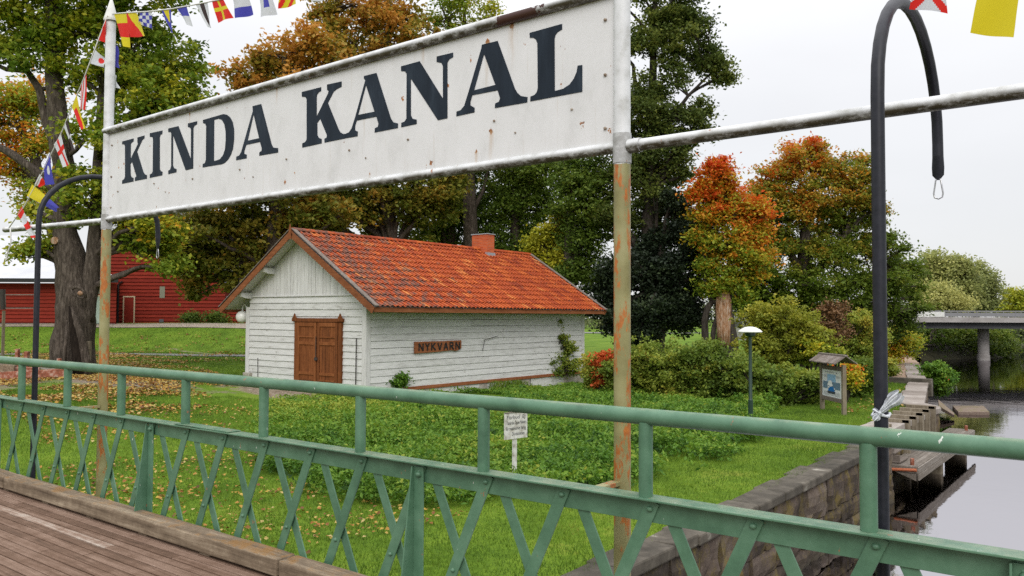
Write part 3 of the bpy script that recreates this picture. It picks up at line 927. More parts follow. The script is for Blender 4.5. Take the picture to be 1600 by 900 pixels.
M['tile'] = m_tile()
b = MB()
NR, TW = 14, 0.225
for s_ in (1, -1):
    xe = XR + s_ * (XE - XR) * 1.012; ze = EV - .03
    e0 = Vector((XR, 0, RZ)); e1 = Vector((xe, 0, ze)); dn = (e1 - e0); nrm = Vector((-dn.z * (1 if s_ > 0 else -1), 0, abs(dn.x))).normalized()
    if nrm.z < 0: nrm = -nrm
    nc = int((RY1 - RY0 - .1) / TW)
    for i in range(NR):
        a = e0 + dn * (i / NR); c = e0 + dn * ((i + 1.09) / NR)
        for j in range(nc):
            b.tint = min(1, max(0, random.gauss(0.5, 0.20) + (0.35 if random.random() < 0.06 else 0)))
            y = RY0 + .06 + j * TW; sl = random.uniform(-.012, .012); li = random.uniform(0, .006)
            V = []; n_ = 6
            for row, (p, lift) in enumerate(((a, .0), (c, .042 + li))):
                for k in range(n_ + 1):
                    u = k / n_
                    hgt = 0.028 * math.sin(u * 2 * math.pi * 0.92 + .3)
                    q = p + nrm * (lift + hgt + .03) + (dn.normalized() * sl if row else Vector())
                    V.append((q.x, y + u * TW * 1.06, q.z))
            # drop edge
            for k in range(n_ + 1):
                q = V[n_ + 1 + k]; V.append((q[0] - nrm.x * .02, q[1], q[2] - nrm.z * .02))
            m_ = n_ + 1
            b.add(V, [(k, k + 1, m_ + k + 1, m_ + k) for k in range(n_)] + [(m_ + k, m_ + k + 1, 2 * m_ + k + 1, 2 * m_ + k) for k in range(n_)])
b.build('tiles', M['tile'], roof, smooth=False, fix=False)
b = MB(); y = RY0 + .05
while y < RY1 - .1:
    b.tint = min(1, max(0, random.gauss(.5, .2)))
    r0 = .115
    P = []
    for (yy, rr) in ((y, r0), (min(y + .40, RY1 - .05), r0 * .86)):
        for k in range(7):
            a = math.pi * k / 6
            P.append((XR + math.cos(a) * rr * 1.15, yy, RZ + .0 + math.sin(a) * rr + .02))
    b.add(P, [(k, k + 1, 8 + k, 7 + k) for k in range(6)] + [tuple(range(7))])
    y += .36
b.build('ridge_tiles', M['tile'], roof, fix=True)
# barge boards with scalloped edge
for y, sy in ((RY0, -1), (RY1, 1)):
    for s_ in (1, -1):
        b = MB(); b.tint = random.random()
        e0 = Vector((XR, y, RZ + .02)); e1 = Vector((XR + s_ * (XE - XR) * 1.03, y, EV - .06)); d = e1 - e0; Ls = d.length
        nrm = Vector((d.z, 0, -d.x)).normalized()
        if nrm.z > 0: nrm = -nrm
        ns = int(Ls / .11); up_ = []; lo = []
        for k in range(ns + 1):
            p = e0 + d * (k / ns); up_.append(p); 
        V = []; Fq = []
        for k in range(ns):
            a = e0 + d * (k / ns); c = e0 + d * ((k + 1) / ns); mid = (a + c) / 2
            lowA = a + nrm * .20; lowC = c + nrm * .20; lowM = mid + nrm * .235
            b.prism([a, c, lowC, lowM, lowA], (0, -sy * -.03 if False else sy * .03, 0))
        o = b.build('barge_board', M['brown'], roof, fix=True)
        # pale capping plank lying along the tile edge
        b = MB(); b.tint = .5
        off = -nrm * .075
        b.bar(e0 + off + Vector((0, -sy * .055, 0)), e1 + off + Vector((0, -sy * .055, 0)), .17, .03, up=-nrm)
        b.build('verge_board', M['grey wood x'], roof)
# ridge finial
b = MB(); b.prism([(XR - .07, RY0 - .034, RZ - .30), (XR + .07, RY0 - .034, RZ - .30), (XR + .05, RY0 - .034, RZ + .06), (XR, RY0 - .034, RZ + .24), (XR - .05, RY0 - .034, RZ + .06)], (0, -.03, 0))
b.build('finial', M['brown'], roof)
# eave fascia
for s_ in (1, -1):
    x = XR + s_ * (XE - XR)
    b = MB(); b.tint = .4; b.box(min(x, x + s_ * .035), max(x, x + s_ * .035), RY0 + .04, RY1 - .04, EV - .20, EV - .04); b.build('fascia', M['brown y'], roof, bevel=.005)
# purlin ends under the front overhang
for x in (-26.75, -25.35, -21.85, -20.45, -23.6):
    z = roof_z(x) - .24
    b = MB(); b.tint = .7
    b.prism([(x, RY0 + .06, z + .06), (x, RY0 + .10, z - .05), (x, RY0 + .25, z - .10), (x, WY0, z - .12), (x, WY0, z + .10), (x, RY0 + .06, z + .10)], (.14, 0, 0))
    b.build('purlin', M['white vert'], roof)


# chimney
def m_brick():
    m, n, b_ = base('chimney brick', 0.9, 0.1)
    g = n.nodes.new('ShaderNodeTexCoord'); mp_ = n.nodes.new('ShaderNodeMapping'); mp_.inputs['Rotation'].default_value = (R(90), 0, R(45))
    s2 = n.nodes.new('ShaderNodeSeparateXYZ'); n.links.new(g.outputs['Object'], s2.inputs[0])
    cmb = n.nodes.new('ShaderNodeCombineXYZ'); n.links.new(math_(n, 'ADD', s2.outputs[0], s2.outputs[1]), cmb.inputs[0]); n.links.new(s2.outputs[2], cmb.inputs[1])
    br = n.nodes.new('ShaderNodeTexBrick'); n.links.new(cmb.outputs[0], br.inputs[0])
    br.inputs['Color1'].default_value = (0.40, 0.07, 0.022, 1); br.inputs['Color2'].default_value = (0.52, 0.12, 0.04, 1); br.inputs['Mortar'].default_value = (0.30, 0.20, 0.15, 1)
    br.inputs['Scale'].default_value = 4.2; br.inputs['Mortar Size'].default_value = 0.02; br.inputs['Row Height'].default_value = 0.3; br.inputs['Brick Width'].default_value = 1.0
    n.links.new(br.outputs[0], b_.inputs['Base Color']); return m


b = MB(); b.box(-24.02, -23.12, 28.1, 28.6, 4.1, 5.32)
ch = b.build('chimney', M['brick'] if 'brick' in M else m_brick(), roof)
b = MB(); b.box(-24.06, -23.08, 28.06, 28.64, 5.32, 5.36); b.build('chimney_cap', M['zinc'], roof)
b = MB(); b.box(-24.05, -23.085, 28.065, 28.635, 4.1, 4.50); b.build('flashing', M['zinc'], roof)

# door of the store house
DX0, DX1, DZ0, DZ1, DY = -23.95, -21.42, SILL + .02, 1.42, WY0 - .05
dr = MB(); dr.tint = .3; dr.box(DX0 + .16, DX1 - .16, DY - .012, DY + .04, DZ0, DZ1)
door = dr.build('door', M['door'], house)
for s_ in (0, 1):
    a, c = (DX0 + .18, -22.72) if s_ == 0 else (-22.66, DX1 - .18)
    b = MB()
    npl = 5; wdt = (c - a) / npl
    for k in range(npl):
        b.tint = random.random(); b.box(a + k * wdt + .006, a + (k + 1) * wdt - .006, DY - .045, DY - .012, DZ0, DZ1 - .02)
    for z0, z1 in ((DZ0, DZ0 + .14), (DZ0 + .30, DZ0 + .36), (DZ0 + .50, DZ0 + .60), (DZ0 + 1.55, DZ0 + 1.66), (DZ0 + 1.80, DZ0 + 1.85), (DZ1 - .16, DZ1 - .02)):
        b.tint = random.random(); b.box(a + .1, c - .1, DY - .075, DY - .045, z0, z1)
    for xa in (a, c - .12):
        b.tint = random.random(); b.box(xa, xa + .12, DY - .08, DY - .047, DZ0, DZ1 - .02)
    b.build('door_leaf', M['door'], door, bevel=.004)
b = MB()
for xa in (DX0, DX1 - .16):
    b.tint = random.random(); b.box(xa, xa + .16, DY - .06, DY + .03, DZ0 - .02, DZ1 - .0)
b.box(DX0 - .06, DX1 + .06, DY - .09, DY + .03, DZ1, DZ1 + .13)
for xc in (DX0 + .04, DX1 - .04):
    b.prism([(xc - .14, DY - .11, DZ1 + .02), (xc + .14, DY - .11, DZ1 + .02), (xc + .13, DY - .11, DZ1 + .11), (xc + .05, DY - .11, DZ1 + .2), (xc, DY - .11, DZ1 + .30), (xc - .05, DY - .11, DZ1 + .2), (xc - .13, DY - .11, DZ1 + .11)], (0, .05, 0))
b.build('door_frame', M['door'], door, bevel=.005)
b = MB(); b.box(-22.76, -22.62, DY - .12, DY - .08, DZ0 + 1.02, DZ0 + 1.12); b.tube([(-22.70, DY - .10, DZ0 + 1.0), (-22.70, DY - .10, DZ0 + 1.85)], .014, 6); b.build('handle', M['dark iron'], door)

# wall lamp on the left corner
wl = thing('wall_lamp', (WXL - .25, WY0 + .1, 1.6), 'white globe lamp on a bent bracket at the left corner of the storehouse', 'lamp')
b = MB(); b.box(WXL - .10, WXL - .02, WY0 + .0, WY0 + .16, 1.45, 1.85); b.tube([(WXL - .1, WY0 + .08, 1.62), (WXL - .18, WY0 + .08, 1.66), (WXL - .22, WY0 + .08, 1.95), (WXL - .33, WY0 + .08, 2.05), (WXL - .46, WY0 + .08, 2.0), (WXL - .50, WY0 + .08, 1.8)], .03, 8)
b.build('bracket', M['white2'], wl, smooth=True, auto=40)
b = MB(); b.sphere((WXL - .50, WY0 + .08, 1.58), .24, 20, 14); b.build('globe', M['glass lamp'], wl, smooth=True)

# NYKVARN name board on the side wall
ns = thing('name_board', (WX + .09, 21.8, .53), 'brown wooden board reading NYKVARN on the long white wall', 'sign')
b = MB(); X_ = WX + .055; b.tint = .5
b.prism([(X_, 20.58, .32), (X_, 21.6, .34), (X_, 22.55, .38), (X_, 22.8, .35), (X_, 23.02, .42), (X_, 23.06, .45), (X_, 23.05, .74), (X_, 22.3, .73), (X_, 20.58, .735)], (.05, 0, 0))
b.build('board', M['brown y'], ns, bevel=.008)
STR = {'N': [((0, 0), (0, 1)), ((0, 1), (1, 0)), ((1, 0), (1, 1))], 'Y': [((0, 1), (.5, .5)), ((1, 1), (.5, .5)), ((.5, .5), (.5, 0))],
       'K': [((0, 0), (0, 1)), ((0, .45), (.9, 1)), ((.2, .55), (1, 0))], 'V': [((0, 1), (.5, 0)), ((.5, 0), (1, 1))],
       'A': [((0, 0), (.5, 1)), ((.5, 1), (1, 0)), ((.2, .38), (.8, .38))],
       'R': [((0, 0), (0, 1)), ((0, 1), (.8, .95)), ((.8, .95), (.8, .55)), ((.8, .55), (0, .5)), ((.35, .5), (1, 0))]}
y0 = 20.78
for i, ch_ in enumerate('NYKVARN'):
    b = MB(); y_ = y0 + i * .325
    for k, (p, q) in enumerate(STR[ch_]):
        b.bar((X_ + .058 + .002 * k, y_ + p[0] * .2, .41 + p[1] * .26), (X_ + .058 + .002 * k, y_ + q[0] * .2, .41 + q[1] * .26), .05, .016, up=(1, 0, 0))
    b.build('letter', M['black2'], ns)

# ------------------------------------------------------------------ the sign frame
SY = 3.75
sg = thing('canal_sign', (-4.96, SY, 2.5), 'large white KINDA KANAL sign board held between two tall posts', 'sign')
for x, top in ((-7.775, 4.46), (-2.163, 4.46)):
    b = MB(); b.tube([(x, SY, -1.2), (x, SY, 1), (x, SY, 2.4), (x, SY, top)], .0445, 24)
    po = b.build('post', M['post'], sg, smooth=True, auto=40)
    b = MB(); b.lathe((x, SY, top), [(.062, 0), (.066, .015), (.060, .035), (.012, .21), (.0, .225)], 20); b.build('cap', M['white2'], po, smooth=True, auto=50)
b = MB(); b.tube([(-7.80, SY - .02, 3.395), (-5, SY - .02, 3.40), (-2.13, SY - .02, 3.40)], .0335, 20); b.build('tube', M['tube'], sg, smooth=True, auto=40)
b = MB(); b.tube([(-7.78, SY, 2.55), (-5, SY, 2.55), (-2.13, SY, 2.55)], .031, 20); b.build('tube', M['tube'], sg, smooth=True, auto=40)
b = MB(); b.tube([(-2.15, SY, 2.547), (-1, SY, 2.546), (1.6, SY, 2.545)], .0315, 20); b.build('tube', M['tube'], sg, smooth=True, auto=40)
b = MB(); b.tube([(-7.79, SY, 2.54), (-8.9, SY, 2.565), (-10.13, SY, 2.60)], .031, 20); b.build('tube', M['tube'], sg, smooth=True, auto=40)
b = MB(); b.tube([(-2.163, SY, 2.46), (-2.163, SY, 2.62)], .049, 24); b.tube([(-7.775, SY, 2.46), (-7.775, SY, 2.60)], .049, 24); b.tube([(-2.12, SY, 2.547), (-2.05, SY, 2.547)], .038, 20)
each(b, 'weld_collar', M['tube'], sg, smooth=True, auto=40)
b = MB(); b.box(-7.735, -2.205, SY - .008, SY + .008, 2.575, 3.372); board = b.build('board', M['sign'], sg)
b = MB(); b.tint = .5; b.box(-2.205, -2.15, 3.42, SY - .04, .775, .795); b.box(-7.80, -7.74, 3.42, SY - .04, .775, .795); each(b, 'bracket', M['post'], sg)
FY = SY - .008


def outline(name, loops, parent, mat_, ext=.0015, y=None, to3=None):
    cu = bpy.data.curves.new(name, 'CURVE'); cu.dimensions = '2D'; cu.fill_mode = 'BOTH'; cu.extrude = ext
    for lp in loops:
        sp = cu.splines.new('POLY'); sp.points.add(len(lp) - 1)
        for p, q in zip(sp.points, lp): p.co = (q[0], q[1], 0, 1)
        sp.use_cyclic_u = True
    ob = bpy.data.objects.new(name + '_c', cu); COL.objects.link(ob)
    dg = bpy.context.evaluated_depsgraph_get(); me = bpy.data.meshes.new_from_object(ob.evaluated_get(dg))
    bpy.data.objects.remove(ob); bpy.data.curves.remove(cu)
    return me


def px_letter(loops, ox, oy, sc):
    out_ = []
    for lp in loops:
        q = []
        for (x, y) in lp:
            p = at(ox + x / sc, oy + y / sc, Y=FY); q.append((p[0], p[2]))
        out_.append(q)
    return out_


GL = [
 ([[(87,495),(160,476),(159,495),(147,503),(142,515),(141,606),(187,512),(184,496),(184,470),(229,457),(229,475),(216,486),(182,560),(222,690),(232,706),(244,710),(245,733),(168,748),(168,727),(178,718),(150,626),(140,640),(141,712),(147,724),(159,728),(159,751),(86,766),(87,744),(99,736),(105,720),(105,525),(99,512),(87,514)]],'A'),
 ([[(263,443),(344,425),(343,446),(331,454),(327,470),(327,672),(333,685),(344,689),(343,711),(263,728),(264,706),(276,700),(282,686),(284,480),(279,466),(264,466)]],'A'),
 ([[(381,413),(446,397),(526,610),(527,420),(521,406),(507,403),(507,380),(566,366),(565,385),(550,394),(542,410),(540,668),(493,679),(412,455),(411,648),(418,666),(434,672),(433,692),(381,704),(382,682),(394,674),(400,652),(401,445),(396,434),(382,436)]],'A'),
 ([[(603,358),(735,320),(757,325),(778,343),(793,372),(802,420),(802,480),(795,540),(782,580),(763,612),(740,634),(722,641),(601,661),(602,640),(616,632),(622,612),(624,398),(618,382),(604,378)],[(675,357),(703,350),(724,357),(740,385),(748,430),(749,485),(744,545),(732,582),(712,608),(690,617),(673,620)]],'A'),
 ([[(920,270),(975,256),(1042,515),(1052,534),(1083,538),(1083,566),(963,586),(964,565),(977,556),(980,543),(968,498),(880,517),(866,562),(868,575),(883,580),(882,603),(815,615),(817,592),(835,585),(848,562),(922,300)],[(927,322),(889,490),(962,474)]],'A'),
 ([[(54,467),(189,433),(189,460),(172,470),(160,488),(158,505),(158,640),(238,478),(242,462),(231,450),(231,415),(333,393),(333,430),(300,447),(278,465),(237,545),(312,730),(325,752),(345,762),(361,761),(361,793),(213,823),(213,795),(228,788),(230,770),(183,655),(162,685),(163,770),(172,788),(193,798),(193,828),(57,858),(57,828),(76,820),(86,806),(88,790),(88,520),(80,502),(54,500)]],'B'),
 ([[(490,355),(578,333),(680,655),(697,680),(729,688),(729,720),(566,752),(567,722),(588,712),(593,690),(578,640),(440,668),(428,708),(428,736),(447,746),(445,778),(363,792),(363,761),(385,750),(403,725),(430,640),(500,385),(490,372)],[(505,418),(450,628),(565,605)]],'B'),
 ([[(751,287),(882,251),(1046,515),(1046,285),(1035,262),(1002,256),(1002,218),(1117,190),(1117,222),(1090,238),(1077,262),(1077,652),(1010,665),(820,372),(820,630),(832,655),(861,662),(860,692),(752,715),(754,683),(775,676),(789,655),(791,340),(780,322),(752,320)]],'B'),
 ([[(330,315),(440,288),(562,625),(580,655),(605,676),(650,683),(648,720),(421,760),(423,728),(450,715),(458,690),(440,635),(262,670),(248,720),(250,742),(278,758),(277,790),(150,818),(152,785),(180,775),(205,745),(235,650),(326,340)],[(345,380),(275,635),(425,597)]],'C'),
 ([[(665,232),(893,168),(893,208),(862,226),(846,248),(840,275),(842,640),(900,625),(945,595),(975,555),(995,510),(1003,462),(1035,458),(1035,645),(670,713),(671,680),(700,668),(716,648),(723,620),(720,305),(710,278),(692,266),(667,266)]],'C')]
SRC = {'A': (170, 100, 1309 / 320), 'B': (460, 40, 4.5), 'C': (680, 0, 4.5)}
for loops, s_ in GL:
    lp = px_letter(loops, *SRC[s_])
    me = outline('letter', lp, None, None)
    o = bpy.data.objects.new('letter', me); COL.objects.link(o); me.materials.clear(); me.materials.append(M['letter'])
    o.parent = board
    # curve lies in XY; stand it up in XZ on the face of the board
    me.transform(Matrix.Rotation(R(90), 4, 'X')); me.transform(Matrix.Translation((-sg.location.x, FY - .0015 - sg.location.y, -sg.location.z)))
# bolts
b = MB()
for k in range(9):
    x = -7.55 + k * .64
    b.sphere((x + .05 * math.sin(k * 3), FY - .004, 2.80 + .012 * math.sin(k * 2)), .008, 8, 4)
    if k % 2: b.sphere((x + .2, FY - .004, 2.72), .006, 8, 4)
for z in (2.66, 2.95, 3.25): b.sphere((-2.26, FY - .004, z), .010, 8, 4); b.sphere((-7.68, FY - .004, z), .010, 8, 4)
M['rusty'] = noisy('rusty bolt', [(0, (0.10, 0.05, 0.03)), (0.6, (0.30, 0.24, 0.18)), (1, (0.55, 0.50, 0.45))], 50)
each(b, 'bolt', M['rusty'], board, smooth=True)


# ------------------------------------------------------------------ hooked black pipes
def hook_pipe(x, label, end_z):
    root = thing('hooked_pipe', (x, 3.5, 0.0), label, 'hooked pipe', 'black hooked pipes beside the sign')
    P = [(x, 3.5, -1.3), (x, 3.5, 1.0), (x, 3.5, 2.0), (x, 3.5, 2.55)]
    for k in range(1, 16):
        a = math.pi * (1 - k / 16)
        P.append((x, 4.12 + .62 * math.cos(a), 2.58 + .515 * math.sin(a) * 1.0))
    P += [(x, 4.74, 2.56), (x, 4.74, 2.50)]
    b = MB(); b.tube(P, [.0265] * (len(P) - 1) + [.027], 20)
    # flattened tip
    T = []
    for (z, rx, ry) in ((2.50, .027, .027), (2.44, .030, .018), (2.40, .028, .008), (end_z + .0, .008, .005)):
        for k in range(16):
            a = 2 * math.pi * k / 16; T.append((x + rx * math.cos(a), 4.74 + ry * math.sin(a), z))
    b.add(T, [(i * 16 + k, i * 16 + (k + 1) % 16, (i + 1) * 16 + (k + 1) % 16, (i + 1) * 16 + k) for i in range(3) for k in range(16)] + [tuple(48 + k for k in range(16))])
    b.build('pipe', M['black'], root, smooth=True, auto=50)
    b = MB(); z = end_z
    ring = [(x + dx, 4.74, z + dz) for dx, dz in ((0, .012), (-.012, .0), (-.016, -.03), (-.022, -.07), (-.018, -.092), (0, -.100), (.018, -.092), (.022, -.07), (.016, -.03), (.012, 0), (0, .012))]
    b.tube(ring, .0042, 8)
    b.build('carabiner', M['steelb'], root, smooth=True)
    return root


hook_pipe(-.832, 'black hooked pipe rising behind the railing on the right, white plastic tied to it', 2.375)
hook_pipe(-8.645, 'black hooked pipe behind the railing left of the big sign', 2.375)
# torn plastic tied to right pole
pl = thing('plastic_rag', (-.81, 3.47, 1.26), 'torn white plastic rag knotted round the right black pipe', 'rag')
b = MB()
def rag(a, c, w0, w1, folds, seed):
    A = Vector(at(a[0], a[1], Y=3.462)); C = Vector(at(c[0], c[1], Y=3.452)); d = (C - A); ln = d.length; d.normalize(); sd = d.cross(Vector((0, 1, 0))).normalized()
    V = []; nu, nv = 16, 14
    for i in range(nu + 1):
        u = i / nu; wd = w0 + (w1 - w0) * min(1, u * 1.6) * (1 - .35 * max(0, u - .75) / .25)
        for k in range(nv + 1):
            v = k / nv * 2 - 1
            edge = 1 + .10 * mnoise.noise(Vector((v * 3, seed, 2)))
            p = A + d * (ln * u * edge) + sd * (wd * v * (1 + .12 * math.sin(u * 9 + seed)))
            p.y += (.004 + .010 * u) * math.sin(v * folds + seed + u * 2) + .006 * (1 - v * v) * -1 + .004 * mnoise.noise(p * 45)
            V.append(p)
    b.add(V, [(i * (nv + 1) + k, i * (nv + 1) + k + 1, (i + 1) * (nv + 1) + k + 1, (i + 1) * (nv + 1) + k) for i in range(nu) for k in range(nv)])
rag((1375, 645), (1407, 614), .006, .026, 7.0, 1.0)
rag((1378, 642), (1402, 617), .006, .020, 5.0, 4.0)
rag((1375, 645), (1367, 657), .004, .011, 5.0, 2.0)
rag((1375, 645), (1365, 639), .004, .009, 5.0, 3.0)
b.tube([(-.832 + .031 * math.cos(a), 3.5 + .031 * math.sin(a), 1.262 + .004 * math.sin(3 * a)) for a in [2 * math.pi * k / 16 for k in range(17)]], [.005 + .003 * (k % 2) for k in range(17)], 8)
b.sphere(at(1375, 645, Y=3.462), .010, 8, 6)
b.build('knotted_sheet', M['plastic'], pl, smooth=True)

# ------------------------------------------------------------------ bridge railing
YR = 3.36
rl = thing('railing', (-4.5, YR, 0), 'green painted lattice railing along the edge of the footbridge', 'railing')
NODES = [-3.246 + .4838 * k for k in range(-16, 12)]
NODES = [x for x in NODES if x > -11.2]
GX0, GX1 = -11.3, 2.2
b = MB(); b.tube([(GX0, YR, 1.190), (-5, YR, 1.190), (GX1, YR, 1.190)], .0375, 28); b.build('handrail', M['green'], rl, smooth=True, auto=40)
b = MB(); b.box(GX0, -5.40, YR - .058, YR + .055, .815, .825); b.build('top_flange', M['green'], rl, bevel=.0025)
b = MB(); b.box(-5.40, GX1, YR - .058, YR + .055, .8175, .8275); b.box(-5.75, -5.05, YR - .052, YR + .05, .8285, .8365); each(b, 'top_flange', M['green'], rl, bevel=.0025)
b = MB(); b.box(GX0, GX1, YR - .003, YR + .006, .712, .8145); b.build('top_web', M['green'], rl, bevel=.002)
b = MB(); b.box(GX0, GX1, YR - .05, YR + .05, -.06, -.05); b.box(GX0, GX1, YR - .003, YR + .006, -.048, .06); each(b, 'bottom_chord', M['green'], rl, bevel=.002)
for i, x in enumerate(NODES):
    k = i - NODES.index(min(NODES, key=lambda q: abs(q + 3.246)))
    if k % 2 == 1:
        b = MB(); xp = x - .02
        b.tube([(xp, YR, .828), (xp, YR, 1.165)], .0325, 20); b.build('baluster', M['green'], rl, smooth=True, auto=40)
    if i > 0:
        b = MB(); b.bar((x + .024, YR - .0085, .812), (x + .024 - .388, YR - .0085, -.045), .066, .009, up=(0, 1, 0)); br_ = b.build('brace', M['green'], rl, bevel=.0022)
        b = MB()
        b.sphere((x + .008, YR - .0128, .775), .0165, 12, 5, .9); b.sphere((x - .221, YR - .0128, .270), .0145, 12, 5, .9)
        each(b, 'rivet', M['green'], br_, smooth=True)
    b = MB(); b.bar((x + .098, YR + .0115, .755), (x + .098 + .375, YR + .0115, -.045), .062, .009, up=(0, 1, 0)); b.build('brace', M['green'], rl, bevel=.0022)
    if k % 6 == 0:
        b = MB(); b.box(x - .035, x + .045, YR - .024, YR - .0145, .0, .80); b.prism([(x - .035, YR - .0245, .80), (x - .035, YR - .0245, .02), (x - .035, YR - .135, .02), (x - .035, YR - .04, .80)], (.009, 0, 0))
        st_ = b.build('stiffener', M['green'], rl, bevel=.002)
        b = MB(); b.sphere((x + .012, YR - .026, .758), .020, 12, 5, .9); each(b, 'rivet', M['green'], st_, smooth=True)

# ------------------------------------------------------------------ footbridge deck
fb = thing('footbridge', (-4.0, 0.5, -0.1), 'footbridge deck of worn brown planks edged with heavy timbers', 'bridge')
b = MB(); y = 3.34; first = True; row = 0
while y > -2.6:
    wd = random.uniform(.07, .10); x = GX0
    while x < GX1:
        ln = random.uniform(2.2, 4.2) if row else random.uniform(.5, 1.4)
        pale = 0.0
        pass 
        pale = random.choice((0, .3, 1.2, 1.9)) if 2.76 < y < 3.08 else (random.choice((0, 0, .3)) if y > 2.4 else 0)
        b.tint = random.uniform(.1, .6) + pale * .6
        b.hexa([(x, y - wd + .011, -.04), (min(x + ln, GX1) - .008, y - wd + .011, -.04), (min(x + ln, GX1) - .008, y, -.04), (x, y, -.04),
                (x, y - wd + .011, random.uniform(-.006, .0)), (min(x + ln, GX1) - .008, y - wd + .011, random.uniform(-.006, .0)), (min(x + ln, GX1) - .008, y, random.uniform(-.006, .0)), (x, y, random.uniform(-.006, .0))])
        x += ln
    y -= wd; row += 1
b.build('deck_planks', M['deck'], fb, bevel=.003)
b = MB(); b.box(GX0, GX1, -2.6, 3.10, -.12, -.05); b.box(GX0, GX1, 3.30, 3.335, -.25, -.05)
for x in np.arange(GX0, GX1, 1.2): b.box(x, x + .16, -2.6, 3.5, -.40, -.125)
each(b, 'deck_beam', M['dark iron'], fb)
for a, c, zt in ((-11.25, -8.46, .133), (-8.445, -4.292, .134), (-4.275, -.6, .128), (-.59, 2.1, .13)):
    b = MB(); n_ = max(2, int((c - a) / .12)); V = []
    for i in range(n_ + 1):
        x = a + (c - a) * i / n_
        jj = [mnoise.noise(Vector((x * 2.2, q * 9.1, a))) * .005 for q in range(4)]
        V += [(x, 3.165 + jj[0], .018), (x, 3.165 + jj[1], zt - .004 + jj[1]), (x, 3.31, zt + jj[2]), (x, 3.31, .018)]
    Fq = [(i * 4 + k, i * 4 + (k + 1) % 4, i * 4 + 4 + (k + 1) % 4, i * 4 + 4 + k) for i in range(n_) for k in range(4)] + [(0, 1, 2, 3), tuple(n_ * 4 + k for k in (3, 2, 1, 0))]
    b.add(V, Fq); b.build('kerb_timber', M['kerbwood'], fb, bevel=.010)
b = MB()
for x in np.arange(-11, 2, .83): b.box(x, x + .12, 3.19, 3.30, -.002, .016)
each(b, 'packing_block', M['kerbwood'], fb)

# ------------------------------------------------------------------ bunting
FL = {}
for nm, c in (('red', (0.72, 0.025, 0.018)), ('yellow', (0.72, 0.60, 0.02)), ('blue', (0.065, 0.065, 0.42)), ('white', (0.66, 0.68, 0.72)), ('black', (0.045, 0.03, 0.03))):
    FL[nm] = leaf_mat('flag cloth ' + nm, [(0, tuple(k * .93 for k in c)), (1, c)], 0.35)
FK = list(FL)


def flag(root, corners, pat, depth=SY - .01, sway=.02, nn=24, label=None):
    """corners: attached edge a,b then far edge c (under b), d (under a)"""
    P = [Vector(at(x, y, Y=depth + (0.0 if i < 2 else sway))) for i, (x, y) in enumerate(corners)]
    b = MB(); V = []
    ph = random.uniform(0, 6)
    for j in range(nn + 1):
        v = j / nn
        for i in range(nn + 1):
            u = i / nn
            p = P[0].lerp(P[1], u).lerp(P[3].lerp(P[2], u), v)
            p.y += .012 * v * math.sin(u * 5 + v * 3 + ph); p.x += .003 * v * math.sin(v * 5 + ph)
            V.append(p)
    for j in range(nn):
        for i in range(nn):
            b.mi = FK.index(pat((i + .5) / nn, (j + .5) / nn))
            k = j * (nn + 1) + i
            b.f.append((k, k + 1, k + nn + 2, k + nn + 1)); b.m.append(b.mi)
    b.v = [tuple(q) for q in V]; b.t = [.6] * len(V)
    o = b.build('flag', [FL[k] for k in FK], root, smooth=True, fix=False)
    if label: o['label'] = label
    return o


def cord(root, pts, r=.006, d=SY - .01):
    P = [Vector(at(x, y, Y=d)) if not isinstance(x, Vector) else x for x, y in pts]
    b = MB(); b.tube(P, r, 6); b.build('cord', M['white2'], root, smooth=True)


bt = thing('bunting', at(176, 24, Y=SY - .06), 'string of signal flags running from the left post top over the sign', 'bunting')
cord(bt, [(172, 22), (197, 20), (232, 18), (268, 14), (300, 8), (350, -2), (430, -18), (560, -70), (760, -190), (972, -372), (1180, -190), (1320, -85), (1425, -52), (1510, -45), (1600, -55), (1760, -110)])
W_, Y_, B_, R_, K_ = 'white', 'yellow', 'blue', 'red', 'black'
flag(bt, [(178, 22), (197, 20), (204, 74), (194, 73)], lambda u, v: Y_ if v < .3 or v > .72 else R_)
flag(bt, [(197, 19), (213, 19), (228, 57), (204, 58)], lambda u, v: Y_ if u > v * .8 + .1 else R_)
flag(bt, [(219, 20), (236, 17), (239, 45), (217, 38)], lambda u, v: B_ if (int(u * 4) + int(v * 4)) % 2 == 0 else W_)
flag(bt, [(252, 16), (267, 14), (270, 51), (268, 51)], lambda u, v: Y_ if v < .55 and abs(u - .5) < .3 - v * .3 else B_)
flag(bt, [(275, 11), (291, 9), (300, 41), (293, 39)], lambda u, v: B_ if v < .52 else W_)
flag(bt, [(305, 6), (324, 2), (329, 43), (326, 43)], lambda u, v: K_ if .35 < u < .72 else W_)
flag(bt, [(331, 0), (348, -3), (365, 28), (339, 35)], lambda u, v: Y_ if abs(u - .5) < .09 or abs(v - .45) < .09 else R_)
flag(bt, [(363, -5), (387, -9), (396, 23), (369, 29)], lambda u, v: W_ if v < .55 else B_)
flag(bt, [(404, -12), (422, -16), (432, 22), (408, 27)], lambda u, v: B_ if .28 < u < .72 and .3 < v < .68 else W_)
flag(bt, [(440, -20), (458, -25), (464, 7), (435, 14)], lambda u, v: R_ if int((u * 2.2 + v * 1.6) * 1.6) % 2 == 0 else Y_)
flag(bt, [(488, -36), (505, -42), (507, 0), (488, 3)], lambda u, v: W_)
flag(bt, [(1430, -52), (1470, -49), (1481, 21), (1420, 13)], lambda u, v: R_ if abs(u - v) < .13 or abs(1 - u - v) < .13 else W_)
flag(bt, [(1538, -49), (1600, -55), (1583, 60), (1515, 52)], lambda u, v: Y_)
b2 = thing('bunting', at(165, 28, Y=SY - .06), 'string of signal flags sloping down from the left post to the tube end', 'bunting')
cord(b2, [(168, 24), (130, 125), (97, 205), (66, 270), (38, 322), (14, 356)], .006, SY - .055)
